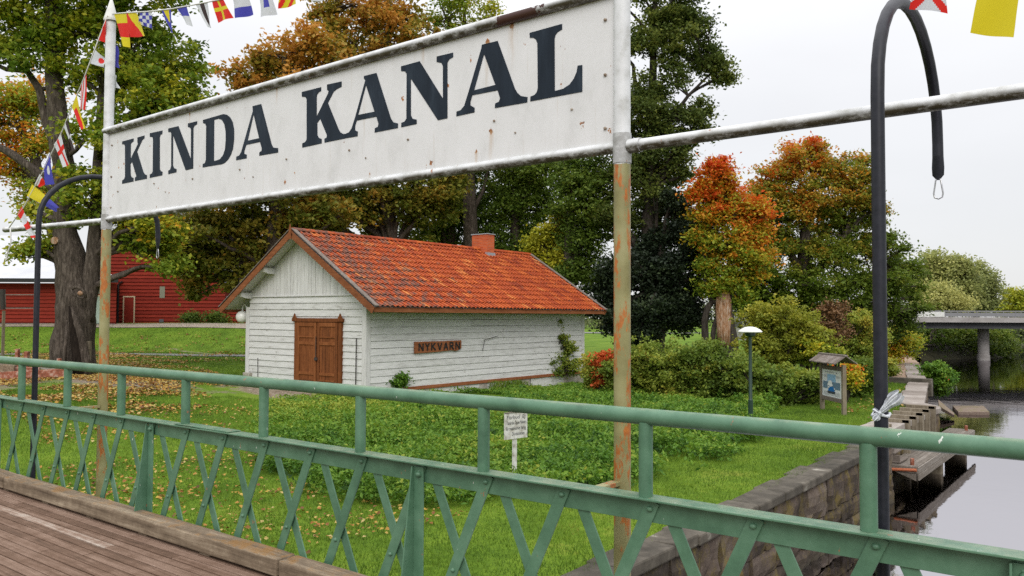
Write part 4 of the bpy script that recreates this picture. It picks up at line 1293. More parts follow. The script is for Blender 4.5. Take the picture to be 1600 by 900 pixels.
cord(b2, [(16, 350), (17, 380), (12, 395), (9, 408), (14, 402)], .008, SY - .05)
D2 = SY - .06
flag(b2, [(166, 30), (159, 46), (155, 63), (165, 67)], lambda u, v: R_, D2)
flag(b2, [(149, 78), (141, 99), (164, 106), (165, 92)], lambda u, v: R_ if (u - .5) ** 2 + (v - .65) ** 2 * 1.2 < .06 else W_, D2)
flag(b2, [(135, 116), (127, 134), (124, 170), (134, 172)], lambda u, v: R_ if int(u * 5) % 2 == 0 else W_, D2, .03)
flag(b2, [(120, 148), (112, 166), (128, 203), (132, 200)], lambda u, v: Y_ if u < .55 - .1 * v or v < .2 else R_, D2, .03)
flag(b2, [(105, 186), (100, 199), (114, 236), (117, 232)], lambda u, v: W_ if (u > .5) ^ (v > .5) else K_, D2, .03)
flag(b2, [(95, 210), (84, 226), (100, 262), (108, 255)], lambda u, v: R_ if abs(u - .5) < .12 or abs(v - .4) < .08 else W_, D2, .03)
flag(b2, [(78, 240), (68, 262), (72, 290), (84, 287)], lambda u, v: W_ if (u - .5) ** 2 + (v - .4) ** 2 < .03 else B_, D2, .03)
flag(b2, [(62, 272), (54, 288), (63, 293), (72, 284)], lambda u, v: W_ if v < .45 else R_, D2, .03)
flag(b2, [(50, 288), (42, 306), (86, 331), (93, 324)], lambda u, v: Y_ if v < .52 else B_, D2, .03)
flag(b2, [(34, 322), (27, 335), (50, 372), (56, 371)], lambda u, v: R_ if int(v * 4.4) % 2 == 0 else W_, D2, .03)
b3 = thing('bunting', at(178, 60, Y=SY + .06), 'few signal flags hanging straight down behind the left post', 'bunting')
cord(b3, [(176, 24), (178, 80), (180, 140)], .005, SY + .06)
flag(b3, [(179, 70), (178, 104), (188, 107), (183, 72)], lambda u, v: W_ if v < .3 and u < .3 else B_, SY + .06)
flag(b3, [(178, 116), (178, 137), (187, 138), (181, 118)], lambda u, v: W_, SY + .06)


# ------------------------------------------------------------------ canal wall
def m_stone():
    m, n, b_ = base('canal wall stone', 0.9, 0.15)
    v = coords(n)
    r = ramp(n, [(0.0, (0.024, 0.020, 0.016)), (0.3, (0.058, 0.046, 0.037)), (0.6, (0.105, 0.080, 0.066)), (0.85, (0.15, 0.122, 0.098)), (1.0, (0.26, 0.235, 0.19))])
    f = math_(n, 'ADD', math_(n, 'MULTIPLY', attr(n), 0.6), math_(n, 'MULTIPLY', mask(n, noise(n, v, 5, 8, 0.7), 0.3, 0.7), 0.4))
    n.links.new(f, r.inputs[0]); col = r.outputs[0]
    k = mask(n, noise(n, coords(n, (1, 1, .6)), 2.2, 8, 0.8), 0.50, 0.62)
    col = mix(n, math_(n, 'MULTIPLY', k, 0.7), col, (0.15, 0.115, 0.03))
    p = n.nodes.new('ShaderNodeSeparateXYZ'); n.links.new(v, p.inputs[0])
    wet = mask(n, math_(n, 'ADD', p.outputs['Z'], math_(n, 'MULTIPLY', noise(n, v, 1.5, 4), .3)), -2.45, -2.75)
    col = mix(n, math_(n, 'MULTIPLY', wet, 0.7), col, (0.035, 0.032, 0.022))
    k3 = mask(n, noise(n, v, 14, 6, 0.8), 0.64, 0.68)
    col = mix(n, math_(n, 'MULTIPLY', k3, 0.5), col, (0.36, 0.35, 0.31))
    n.links.new(col, b_.inputs['Base Color'])
    bump(n, b_, noise(n, v, 9, 8, 0.7), 0.8, 0.03)
    return m


M['stone'] = m_stone()
M['coping'] = noisy('dark coping stone', [(0, (0.030, 0.027, 0.021)), (0.45, (0.072, 0.063, 0.050)), (0.75, (0.125, 0.110, 0.088)), (1, (0.38, 0.36, 0.31))], 2.6, rough=0.9, bmp=.8, bd=.03, detail=9, tint=.3)
M['coping pale'] = noisy('pale coping slab', [(0, (0.15, 0.125, 0.105)), (0.5, (0.25, 0.215, 0.19)), (1, (0.42, 0.385, 0.35))], 2.2, rough=0.9, bmp=.5, bd=.02, detail=8, tint=.5)


def stone_block(b, o, ex, ey, ez, L_, D_, H_, rough_=.02, nx=5, nz=4):
    """rough-faced block; face towards +ex"""
    b.tint = random.random(); V = []
    sd = random.uniform(0, 50)
    for k in range(nz + 1):
        for i in range(nx + 1):
            u, v = i / nx, k / nz
            e = min(u, 1 - u) * 2 * L_; e2 = min(v, 1 - v) * 2 * H_
            bul = min(1, e / .12) * min(1, e2 / .10)
            n_ = mnoise.noise(Vector((u * L_ * 4 + sd, v * H_ * 4, sd))) * rough_
            dpt = (-.035 * (1 - bul)) + n_ + random.uniform(-.004, .004)
            V.append(Vector(o) + ey * (u * L_) + ez * (v * H_) + ex * dpt)
    nn = nx + 1
    Fq = [(k * nn + i, k * nn + i + 1, (k + 1) * nn + i + 1, (k + 1) * nn + i) for k in range(nz) for i in range(nx)]
    base_n = len(V)
    for (i, k) in ((0, 0), (nx, 0), (nx, nz), (0, nz)):
        V.append(V[k * nn + i] - ex * D_)
    bot = [i for i in range(nn)]; top = [nz * nn + i for i in range(nn)]; lf = [k * nn for k in range(nz + 1)]; rt = [k * nn + nx for k in range(nz + 1)]
    Fq += [tuple([base_n + 0] + [base_n + 1] + bot[::-1]), tuple([base_n + 3] + top + [base_n + 2]), tuple([base_n + 0] + lf + [base_n + 3]), tuple([base_n + 1, base_n + 2] + rt[::-1])]
    b.add(V, Fq)


cw = thing('canal_wall', (-4.9, 20, WATER), 'rough stone canal wall with a dark coping between lawn and water', 'wall')
b = MB(); bc = MB(); bp = MB()
segs = []
pl_ = [(y, x) for y, x in SHORE if y < 104]
pl_[0] = (3.0, -4.9)
for (y0_, x0_), (y1_, x1_) in zip(pl_[:-1], pl_[1:]):
    a = Vector((x0_, y0_, 0)); c = Vector((x1_, y1_, 0)); d = c - a; Ls = d.length; ey = d.normalized(); ex = Vector((ey.y, -ey.x, 0)); ez = Vector((0, 0, 1))
    zt = -1.36 if y0_ < 22 else (-1.34 if y0_ < 30 else -1.30)
    courses = [(-3.45, .45), (-3.0, .42), (-2.58, .40), (-2.18, .68)]
    for zi, (z0_, hh) in enumerate(courses):
        s_ = 0.0; 
        while s_ < Ls - .05:
            w_ = random.uniform(.35, 1.25) if y0_ < 45 else random.uniform(1.0, 2.0)
            w_ = min(w_, Ls - s_)
            if Ls - s_ - w_ < .2: w_ = Ls - s_
            o = a + ey * (s_ + .008) + ez * (z0_ + .006) + ex * (random.uniform(-.03, .0))
            stone_block(b, o, ex, ey, ez, w_ - .016, .35, hh - .012 + random.uniform(-.03, 0), .085, *((5, 4) if y0_ < 45 else (2, 2)))
            s_ += w_
    # backing
    b.tint = 0; q = [a - ex * .12 + ez * -3.4, c - ex * .12 + ez * -3.4, c - ex * .5 + ez * -3.4, a - ex * .5 + ez * -3.4]
    b.hexa(q + [p + ez * (zt - .16 + 3.4) for p in q])
    # coping slabs
    s_ = 0.0; tgt = bc if y0_ < 22 else bp
    while s_ < Ls - .05:
        w_ = min(random.uniform(.7, 1.3), Ls - s_)
        if Ls - s_ - w_ < .3: w_ = Ls - s_
        wd = random.uniform(.46, .62) if y0_ < 22 else random.uniform(.75, .85)
        tgt.tint = random.random(); zj = random.uniform(-.006, .008)
        o = a + ey * (s_ + .002); e_ = ey * (w_ - .004)
        q = [o + ex * .03, o + e_ + ex * .03, o + e_ - ex * wd, o - ex * wd]
        q = [p + Vector((random.uniform(-.015, .015), random.uniform(-.01, .01), 0)) for p in q]
        tgt.hexa([p + ez * (zt - .15) for p in q] + [p + ez * (zt + zj + random.uniform(-.012, .012) + .02) for p in q])
        s_ += w_
b.build('stone_courses', M['stone'], cw, fix=True)
bc.build('coping', M['coping'], cw, bevel=.03)
bp.build('coping', M['coping pale'], cw, bevel=.02)
# fender posts on the second stretch of wall
b = MB()
for k, y in enumerate((25.0, 25.9, 26.8, 27.7, 28.6)):
    b.tint = random.random(); z1 = -1.22 + .02 * k
    b.box(-5.40, -5.20, y, y + .16, -2.9, z1); b.box(-6.05, -5.205, y, y + .14, z1 - .10, z1 + .003)
each(b, 'fender_post', M['grey wood z'], cw, bevel=.01)
b = MB(); b.box(-13.0, -7.5, 40.6, 40.9, -1.9, -1.10); b.build('cross_wall', M['coping'], cw, bevel=.03)
for o_ in (): pass

b = MB()
ys_ = [y for y in list(np.arange(96, 200, 4)) + [220, 300, 420]]
V = []
for y in ys_:
    for du, z_ in ((-1.5, -1.15), (.2, -1.5), (1.4, -2.6), (2.6, -3.4)):
        V.append((shore_x(y) + du + .4 * mnoise.noise(Vector((y * .3, du, 1))), y, z_))
b.add(V, [(i * 4 + k, i * 4 + k + 1, i * 4 + k + 5, i * 4 + k + 4) for i in range(len(ys_) - 1) for k in range(3)])
M['bank earth'] = noisy('dark bank earth', [(0, (0.02, 0.022, 0.012)), (1, (0.07, 0.065, 0.035))], 1.5)  # dark earth colour of the bank strip itself
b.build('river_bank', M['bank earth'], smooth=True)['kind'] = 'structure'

# landing stage
ls = thing('landing_stage', (-4.95, 27.3, -2.2), 'grey plank landing stage hanging beside the canal wall above the water', 'landing stage')
b = MB(); 
for k in range(6):
    b.tint = random.random(); b.box(-5.33 + k * .125, -5.33 + k * .125 + .118, 22.9, 31.7, -2.19 + random.uniform(0, .006), -2.15)
b.build('deck', M['grey wood'], ls, bevel=.005)
b = MB()
for k in range(2):
    b.tint = random.random(); b.box(-4.60 + k * .01, -4.555 + k * .01, 22.9, 31.75, -2.33 - .17 * k, -2.17 - .17 * k)
b.tint = .2; b.box(-5.33, -4.60, 22.86, 22.90, -2.32, -2.16)
b.prism([(-5.2, 22.88, -2.30), (-4.62, 22.88, -2.30), (-4.62, 22.88, -2.52)], (0, .06, 0))
each(b, 'side_plank', M['grey wood'], ls, bevel=.005)
b = MB(); b.tube([(-5.5, 22.86, -2.30), (-4.6, 22.86, -2.235)], .04, 8); b.build('steel_strut', M['orangesteel'], ls)
for yy in (23.1, 31.3):
    b = MB(); b.tube([(-4.75, yy, -2.16), (-4.75, yy, -1.98)], .05, 10); b.build('bollard', M['redpaint'], ls, smooth=True, auto=40)
b = MB()
for yy in (26.5, 30.6): b.box(-5.3, -4.68, yy, yy + .3, -3.2, -2.21)
each(b, 'support', M['grey wood z'], ls)
sp = thing('wooden_steps', (-5.2, 23.6, -2.15), 'small grey wooden steps from the wall top down to the landing stage', 'steps')
b = MB()
for k in range(3):
    b.tint = random.random(); b.box(-5.42 + .0, -5.27 + .13 * (2 - k) + .0, 23.0, 23.9, -2.12 + .22 * k, -2.08 + .22 * k)
    b.box(-5.42, -5.29 + .13 * (2 - k), 23.02, 23.06, -2.15 + .22 * k, -1.93 + .22 * k - .005 * k)
each(b, 'tread', M['grey wood x'], sp, bevel=.005)
b = MB(); b.box(-5.50, -5.44, 22.90, 22.97, -2.15, -1.30); b.box(-5.50, -5.44, 23.95, 24.02, -2.15, -1.25); each(b, 'post', M['grey wood z'], sp)

# moored float
fl = thing('mooring_float', (-6.4, 43.6, WATER), 'low wooden float with mossy top moored off the canal wall', 'float')
A_ = [at(x, y, z=-2.76) for x, y in ((1488, 633.5), (1537, 634), (1546, 643.5), (1497, 643))]
b = MB(); b.hexa([(p[0], p[1], -3.0) for p in A_] + [(p[0], p[1], -2.76) for p in A_])
M['mossy'] = m_wood('mossy wet planks', [(0, (0.08, 0.055, 0.045)), (0.5, (0.20, 0.15, 0.12)), (1, (0.30, 0.25, 0.21))], 'X', 2, .4, .3, moss=(0.12, 0.12, 0.02))
b.build('hull', M['mossy'], fl, bevel=.02)
A2 = [at(x, y, z=-2.55) for x, y in ((1466, 632), (1491, 641), (1491, 644), (1467, 640))]
b = MB(); b.hexa([(A2[0][0], A2[0][1], -2.5), (A2[1][0], A2[1][1], -2.8), (A2[2][0], A2[2][1], -2.8), (A2[3][0], A2[3][1], -2.55)] + [(A2[0][0], A2[0][1], -2.3), (A2[1][0], A2[1][1], -2.68), (A2[2][0], A2[2][1], -2.68), (A2[3][0], A2[3][1], -2.38)])
b.build('ramp', M['mossy'], fl, bevel=.01)

# ------------------------------------------------------------------ road bridge far away
rb = thing('road_bridge', rd(70, 84, 0), 'long concrete road bridge crossing the water in the distance', 'bridge')
TB = 84.0
def RB(b, r0_, r1_, d0_, d1_, z0_, z1_):
    P = [rd(r0_, d0_, z0_), rd(r1_, d0_, z0_), rd(r1_, d1_, z0_), rd(r0_, d1_, z0_), rd(r0_, d0_, z1_), rd(r1_, d0_, z1_), rd(r1_, d1_, z1_), rd(r0_, d1_, z1_)]
    b.hexa(P)
b = MB(); RB(b, 24, 110, TB, TB + 9, 1.20, 1.74); b.build('deck_edge', M['bridge concrete'], rb)
b = MB(); RB(b, 24, 110, TB + .8, TB + 8.2, .55, 1.197); b.build('girder', M['bridge dark'], rb)
b = MB()
for dd in (TB + .1, TB + 8.8):
    for z_ in (2.36,): RB(b, 24, 110, dd, dd + .06, z_, z_ + .06)
    for r_ in np.arange(44, 110, 2.0): RB(b, r_, r_ + .07, dd + .01, dd + .05, 1.74, 2.37)
RB(b, 44.7, 110, TB + .12, TB + .14, 1.80, 2.20)
b.build('guard_rail', M['rail grey'], rb)
b = MB(); RB(b, 38.5, 42.4, TB - .05, TB + .05, 1.76, 2.28); RB(b, 42.5, 44.6, TB - .05, TB + .05, 1.76, 2.28); each(b, 'white_panel', M['white2'], rb)
for r_ in (50.9, 78):
    b = MB(); c_ = rd(r_, TB + 4, 0); b.lathe((c_[0], c_[1], 0), [(.56, .6), (.56, -2.3), (.62, -2.32), (.62, -4)], 20); b.build('pier', M['bridge concrete'], rb, smooth=True, auto=40)
b = MB(); RB(b, 24, 36, TB, TB + 9, -2, 1.2); b.build('abutment', M['bridge concrete'], rb)

# ------------------------------------------------------------------ red buildings
def lap_face(b, r0_, r1_, d_, z0_, topf, pitch=.27):
    z = z0_
    while True:
        b.tint = random.random()
        ra, rb2 = r0_, r1_
        if topf is not None:
            # clip to gable: topf(z) -> (rmin, rmax)
            q = topf(z + pitch)
            if q is None: break
            ra, rb2 = q
        P = [rd(ra, d_ - .07, z), rd(rb2, d_ - .07, z), rd(rb2, d_, z), rd(ra, d_, z), rd(ra, d_ - .03, z + pitch - .055), rd(rb2, d_ - .03, z + pitch - .055), rd(rb2, d_, z + pitch - .055), rd(ra, d_, z + pitch - .055)]
        b.hexa(P); z += pitch


def pr(x, d_): return (x - 800) / FOC * d_


bar = thing('red_barn', rd(-25, 64, .9), 'tall falu red timber barn with a gable behind the lawn', 'barn')
DB = 62.0; ap = pr(232, DB); re_ = pr(352, DB); le_ = 2 * ap - re_; zb = .9; zeave = 3.9; zap = 10.8
def gab(z):
    if z < zeave: return (le_, re_)
    if z > zap - .1: return None
    k = (zap - z) / (zap - zeave); return (ap - (ap - le_) * k, ap + (re_ - ap) * k)
b = MB(); lap_face(b, le_, re_, DB, zb, gab); b.build('wall', M['red'], bar)
b = MB()
P = [rd(le_, DB + .01, zb - 1), rd(re_, DB + .01, zb - 1), rd(re_, DB + 14, zb - 1), rd(le_, DB + 14, zb - 1), rd(le_, DB + .01, zeave - .1), rd(re_, DB + .01, zeave - .1), rd(re_, DB + 14, zeave - .1), rd(le_, DB + 14, zeave - .1)]
b.hexa(P); b.prism([rd(le_, DB + .02, zeave - .1), rd(re_, DB + .02, zeave - .1), rd(ap, DB + .02, zap - .1)], tuple(F0 * .2)); b.build('side_wall', M['red'], bar)
b = MB()
for s_ in (le_ - .4, re_ + .4):
    b.hexa([rd(ap, DB - .3, zap - .02), rd(s_, DB - .3, zeave - .35), rd(s_, DB + 14, zeave - .35), rd(ap, DB + 14, zap - .02), rd(ap, DB - .3, zap + .13), rd(s_, DB - .3, zeave - .2), rd(s_, DB + 14, zeave - .2), rd(ap, DB + 14, zap + .13)])
b.build('roof', M['bridge dark'], bar)
def rpanel(root, name, x0, x1, y0_, y1_, d_, mat_, trim=None, th=.03):
    z0_ = 1.65 + (491 - y1_) / FOC * d_; z1_ = 1.65 + (491 - y0_) / FOC * d_
    b = MB(); RB(b, pr(x0, d_), pr(x1, d_), d_ - .05 - th, d_ - .052, z0_, z1_); o = b.build(name, mat_, root)
    if trim:
        b = MB(); w_ = .09
        RB(b, pr(x0, d_) - w_, pr(x0, d_), d_ - .07 - th, d_ - .054, z0_, z1_ + w_); RB(b, pr(x1, d_), pr(x1, d_) + w_, d_ - .07 - th, d_ - .054, z0_, z1_ + w_)
        RB(b, pr(x0, d_), pr(x1, d_), d_ - .07 - th, d_ - .054, z1_, z1_ + w_)
        b.build('frame', trim, o)
    return o
rpanel(bar, 'door', 195, 210, 464, 505, DB, M['red'], M['cream'])
rpanel(bar, 'window', 250, 258, 447, 465, DB, M['greyglass'])
rpanel(bar, 'window', 250, 253, 402, 418, DB, M['cream'])
rpanel(bar, 'vent', 250, 257, 498, 503, DB, M['bridge dark'])
b = MB(); p0 = rd(pr(186, DB), DB - .15, .95); b.tube([p0, p0 + np.array([0, 0, 3.0]), p0 + np.array([0, 0, 3.2]) + R0 * .3], .07, 8); b.build('downpipe', M['black2'], bar)
an = thing('red_annexe', rd(-18, 64, .9), 'low red timber annexe right of the tall barn, partly behind the storehouse', 'annexe')
b = MB(); lap_face(b, re_ + .02, pr(470, DB), DB + .3, zb, lambda z: (re_ + .02, pr(470, DB)) if z < 3.1 else None); RB(b, re_ + .02, pr(470, DB), DB + .31, DB + 9, zb - 1, 2.95); b.build('wall', M['red'], an)
b = MB(); b.hexa([rd(re_ + .1, DB - .1, 2.95), rd(pr(470, DB), DB - .1, 2.95), rd(pr(470, DB), DB + 9, 3.3), rd(re_ + .1, DB + 9, 3.3), rd(re_ + .1, DB - .1, 3.07), rd(pr(470, DB), DB - .1, 3.07), rd(pr(470, DB), DB + 9, 3.45), rd(re_ + .1, DB + 9, 3.45)]); b.build('roof', M['bridge dark'], an)

sh = thing('red_shed', rd(-38, 62, .9), 'long low red shed with a pale metal roof left of the barn', 'shed')
DS = 59.0
b = MB(); lap_face(b, -70, pr(182, DS), DS, .82, lambda z: (-70, pr(182, DS)) if z < 4.05 else None); b.hexa([rd(-70, DS + .01, -.2), rd(pr(182, DS), DS + .01, -.2), rd(pr(181, DB + 4), DB + 4, -.2), rd(-70, DB + 4, -.2), rd(-70, DS + .01, 3.9), rd(pr(182, DS), DS + .01, 3.9), rd(pr(181, DB + 4), DB + 4, 3.9), rd(-70, DB + 4, 3.9)]); b.build('wall', M['red'], sh)
b = MB(); z0_, z1_ = 4.15, 8.0
b.hexa([rd(-72, DS - .8, z0_), rd(pr(192, DS), DS - .8, z0_ - .1), rd(pr(90, DS + 8), DS + 8, z1_), rd(-72, DS + 8, z1_), rd(-72, DS - .8, z0_ + .12), rd(pr(192, DS), DS - .8, z0_ + .02), rd(pr(90, DS + 8), DS + 8, z1_ + .12), rd(-72, DS + 8, z1_ + .12)])
b.build('roof', M['metalroof'], sh)
b = MB(); RB(b, -72, pr(193, DS), DS - .86, DS - .805, z0_ - .22, z0_ + .06); b.build('gutter', M['black2'], sh)
rpanel(sh, 'door', 143, 157, 463, 505, DS, M['palegreen'], M['cream'])
rpanel(sh, 'window', 147, 158, 446, 459, DS, M['greyglass'], M['cream'])
rpanel(sh, 'plinth', -40, 182, 505, 509, DS, M['bridge dark'], th=.04)


# ------------------------------------------------------------------ park furniture
def ground_at(x, y, g=6):
    z = -1.0
    for _ in range(g):
        p = at(x, y, z=z); z = float(height(p[0], p[1]))
    return at(x, y, z=z)


def park_lamp(p, h, label, dome, pole):
    root = thing('park_lamp', p, label, 'lamp', 'mushroom lamps in the park')
    b = MB(); b.tube([(p[0], p[1], p[2] - .2), (p[0], p[1], p[2] + .9)], .062, 16); b.tube([(p[0], p[1], p[2] + .9), (p[0], p[1], p[2] + .93), (p[0], p[1], p[2] + h - .3)], [.06, .045, .040], 16)
    b.build('pole', pole, root, smooth=True, auto=40)
    b = MB(); b.lathe((p[0], p[1], p[2] + h - .32), [(.05, -.02), (.12, .02), (.14, .08), (.14, .10)], 20); b.build('lamp_base', pole, root, smooth=True, auto=40)
    b = MB(); b.lathe((p[0], p[1], p[2] + h - .22), [(.14, -.01), (.30, .0), (dome, .0), (dome + .01, .02), (dome * .85, .07), (dome * .5, .125), (dome * .22, .145), (0, .15)], 28); b.build('lamp_shade', M['white2'], root, smooth=True, auto=50)
    return root


park_lamp(ground_at(1173, 680), 2.86, 'dark green park lamp with a flat white shade beside the hedge', .30, M['darkgreen'])
park_lamp(ground_at(178, 549), 5.7, 'black park lamp on the lawn in front of the red barn', .45, M['black2'])

pb = ground_at(70, 549)
lb_ = thing('litter_bin', pb, 'small black litter bin on a post on the far left lawn', 'bin')
b = MB(); b.tube([pb, pb + np.array([0, 0, .5])], .05, 8); b.build('post', M['black2'], lb_)
b = MB(); b.tint = .5
c_ = pb
pts = []
for (hw, z_) in ((.20, .36), (.235, 1.0)):
    pts += [c_ + R0 * sx * hw + F0 * sy * hw * .8 + U0 * z_ for sx, sy in ((-1, -1), (1, -1), (1, 1), (-1, 1))]
b.hexa(pts); b.build('bucket', M['black2'], lb_, bevel=.02)
b = MB()
for sx in (-1, 1): b.bar(c_ + R0 * sx * .22 + U0 * .95, c_ + R0 * sx * .22 + U0 * 1.16, .03, .03, up=(1, 0, 0))
b.bar(c_ + R0 * -.26 + U0 * 1.17, c_ + R0 * .26 + U0 * 1.17, .36, .04); b.build('lid', M['black2'], lb_)

# info board under a little roof
pA = at(1285, 640, z=-1.38); pB = at(1319, 649, z=-1.38)
pA = Vector(pA); pB = Vector(pB); ax = (pB - pA); ax.z = 0; wI = ax.length; ax.normalize(); ny = Vector((ax.y, -ax.x, 0))
if ny.dot(Vector(EYE) - pA) < 0: ny = -ny
ib = thing('notice_board', (pA + pB) / 2, 'wooden notice board with a shingle roof and a blue boat poster', 'notice board')
HI = 1.55
for p in (pA, pB):
    b = MB(); b.tint = random.random(); b.bar(p + Vector((0, 0, -.2)), p + Vector((0, 0, HI)), .12, .12, up=(ax.x, ax.y, 0)); b.build('post', M['grey wood z'], ib, bevel=.01)
b = MB(); b.tint = .1
for z_ in (.42, 1.42): b.bar(pA + Vector((0, 0, z_)) + ny * .005, pB + Vector((0, 0, z_)) + ny * .005, .10, .12)
each(b, 'rail', M['grey wood x'], ib, bevel=.006)
mid = (pA + pB) / 2
b = MB()
for s_ in (1, -1):
    for k in range(9):
        b.tint = random.random(); off = -wI / 2 - .18 + k * (wI + .36) / 9; wk = (wI + .36) / 9 - .008
        a = mid + ax * off + Vector((0, 0, HI + .27)) ; c = a + ax * wk
        d1 = c + ny * s_ * .36 + Vector((0, 0, -.24 + random.uniform(-.012, .01))); d0 = a + ny * s_ * .36 + Vector((0, 0, -.24))
        b.prism([a, c, d1, d0], (0, 0, .03))
b.bar(mid - ax * (wI / 2 + .19) + Vector((0, 0, HI + .30)), mid + ax * (wI / 2 + .19) + Vector((0, 0, HI + .30)), .10, .04)
b.build('roof', M['grey wood x'], ib)
b = MB(); b.bar(mid - ax * (wI / 2 - .09) + Vector((0, 0, .92)) + ny * .02, mid + ax * (wI / 2 - .09) + Vector((0, 0, .92)) + ny * .02, .03, .90)
bb = b.build('backboard', M['grey wood z'], ib)


def m_poster():
    m, n, b_ = base('poster print', 0.35, 0.4)
    r = ramp(n, [(0.0, (0.60, 0.62, 0.66)), (1.0, (0.66, 0.68, 0.70))]); n.links.new(noise(n, coords(n), 3), r.inputs[0]); n.links.new(r.outputs[0], b_.inputs['Base Color']); return m


PW = wI / 2 - .10
def poster_rect(b, u0, u1, v0, v1, lift):
    P = []
    for (u, v) in ((u0, v0), (u1, v0), (u1, v1), (u0, v1)):
        P.append(mid + ax * (-PW + 2 * PW * u) + Vector((0, 0, .49 + .86 * v)) + ny * (.037 + lift))
    b.quad(*P)
pm_ = [m_poster(), flat('poster pale blue', (0.25, 0.42, 0.62), .4), flat('poster slate blue', (0.13, 0.20, 0.28), .4), flat('poster boat blue', (0.02, 0.14, 0.40), .4), flat('poster white', (0.7, 0.72, 0.74), .4), flat('poster dark', (0.05, 0.06, 0.08), .4), flat('poster grey text', (0.30, 0.31, 0.33), .4)]
b = MB()
b.mi = 0; poster_rect(b, 0, 1, 0, 1, 0)
b.mi = 1; poster_rect(b, .28, .72, .50, .84, .003)
b.mi = 2; poster_rect(b, .05, .95, .30, .56, .006)
b.mi = 6
for k in range(3): poster_rect(b, .07, .25, .72 + .03 * k, .735 + .03 * k, .003); poster_rect(b, .75, .93, .72 + .03 * k, .735 + .03 * k, .003)
for k in range(5): poster_rect(b, .08, .92, .05 + .03 * k, .062 + .03 * k, .003)
poster_rect(b, .15, .62, .90, .925, .003); poster_rect(b, .72, .80, .88, .93, .003)
def poster_poly(b, pts, lift):
    b.add([mid + ax * (-PW + 2 * PW * u) + Vector((0, 0, .49 + .86 * v)) + ny * (.037 + lift) for u, v in pts], [tuple(range(len(pts)))])
b.mi = 5; poster_poly(b, [(.30, .13), (.68, .13), (.70, .21), (.28, .21)], .009)
b.mi = 3; poster_poly(b, [(.32, .21), (.66, .21), (.68, .33), (.62, .37), (.46, .39), (.36, .33)], .009)
b.mi = 4; poster_poly(b, [(.28, .40), (.36, .60), (.52, .61), (.58, .42), (.46, .38), (.36, .42)], .012)
poster_poly(b, [(.30, .30), (.37, .33), (.44, .38), (.33, .38)], .014); poster_poly(b, [(.62, .37), (.72, .31), (.66, .29)], .014)
b.build('poster', pm_, bb, fix=False)

# small white notice sign
c0 = at(806, 664, t=14.0)
sr = thing('notice_sign', (c0[0], c0[1], height(c0[0], c0[1])), 'small worn white notice sign on a stake among the green weeds', 'sign')
A0 = Vector(at(788, 668, t=13.8)); A1 = Vector(at(823.5, 661, t=14.15)); axs = (A1 - A0); axs.z = 0; ws = axs.length; axs.normalize(); nys = Vector((axs.y, -axs.x, 0))
if nys.dot(Vector(EYE) - A0) < 0: nys = -nys
cs = (A0 + A1) / 2; hs = 41 * 14 / FOC / 2
b = MB(); b.bar(cs - axs * ws / 2, cs + axs * ws / 2, .015, hs * 2)
M['worn white'] = noisy('worn white sign paint', [(0, (0.20, 0.18, 0.14)), (0.35, (0.45, 0.43, 0.39)), (0.6, (0.58, 0.57, 0.54)), (1, (0.66, 0.66, 0.64))], 9, rough=.6, detail=8)
sb_ = b.build('panel', M['worn white'], sr)
b = MB(); q = cs + Vector((0, 0, hs)); b.bar(q - axs * ws / 2, q + axs * ws / 2, .04, .012); b.build('drip_strip', M['grey wood x'], sr)
b = MB(); q = cs - nys * .03; b.bar(Vector((q.x, q.y, float(height(q.x, q.y)) - .2)), q + Vector((0, 0, .1)), .04, .075, up=(axs.x, axs.y, 0)); b.build('stake', M['worn white'], sr)


def text_mesh(txt, size, width=None):
    cu = bpy.data.curves.new('t', 'FONT'); cu.body = txt; cu.size = size; cu.align_x = 'CENTER'; cu.align_y = 'CENTER'; cu.extrude = .0004
    ob = bpy.data.objects.new('t', cu); COL.objects.link(ob)
    dg = bpy.context.evaluated_depsgraph_get(); me = bpy.data.meshes.new_from_object(ob.evaluated_get(dg)); bpy.data.objects.remove(ob); bpy.data.curves.remove(cu)
    if width:
        xs = [v.co.x for v in me.vertices]; k = width / (max(xs) - min(xs))
        me.transform(Matrix.Scale(k, 4, (1, 0, 0)))
    return me


rot = Matrix((( axs.x, 0, nys.x, 0), (axs.y, 0, nys.y, 0), (0, 1, 0, 0), (0, 0, 0, 1)))
for k, (txt, wd_) in enumerate((('Förbud  EJ', .80), ('i Tvärbrohe Öppen Nykvarn', .90), ('för maskindrivet fartyg', .88), ('Direktionen', .55))):
    me = text_mesh(txt, .085, ws * wd_)
    me.transform(rot)
    q = cs + nys * .0085 + Vector((0, 0, hs * (.62 - .42 * k))) + (axs * .05 if k == 3 else Vector())
    me.transform(Matrix.Translation(q - sr.location)); me.materials.clear(); me.materials.append(M['letter'])
    o = bpy.data.objects.new('lettering', me); COL.objects.link(o); o.parent = sb_

# leftmost wooden frame sign, posts and timber raft near the big maple
q0 = ground_at(4, 562)
fs = thing('frame_stand', q0, 'grey post with an empty rectangular frame at the left edge of the lawn', 'stand')
tq = float(np.dot(q0 - EYE, FW))
b = MB(); b.tint = .5; b.bar(q0 - U0 * .2, np.array(at(6, 485, t=tq)), .13, .10, up=(1, 0, 0)); b.build('post', M['grey wood z'], fs)
b = MB(); b.tube([at(5, 484, t=tq), at(4, 452, t=tq)], [.14, .14], 10); b.build('drum', M['dark iron'], fs, smooth=True, auto=40)
b = MB()
for (a, c) in (((8, 460.5), (56, 460.5)), ((8, 481.5), (56, 481.5)), ((8, 460), (8, 482)), ((56, 460), (56, 482))):
    b.bar(at(*a, t=tq), at(*c, t=tq), .05, .05, up=tuple(F0))
b.build('frame', M['grey wood x'], fs)

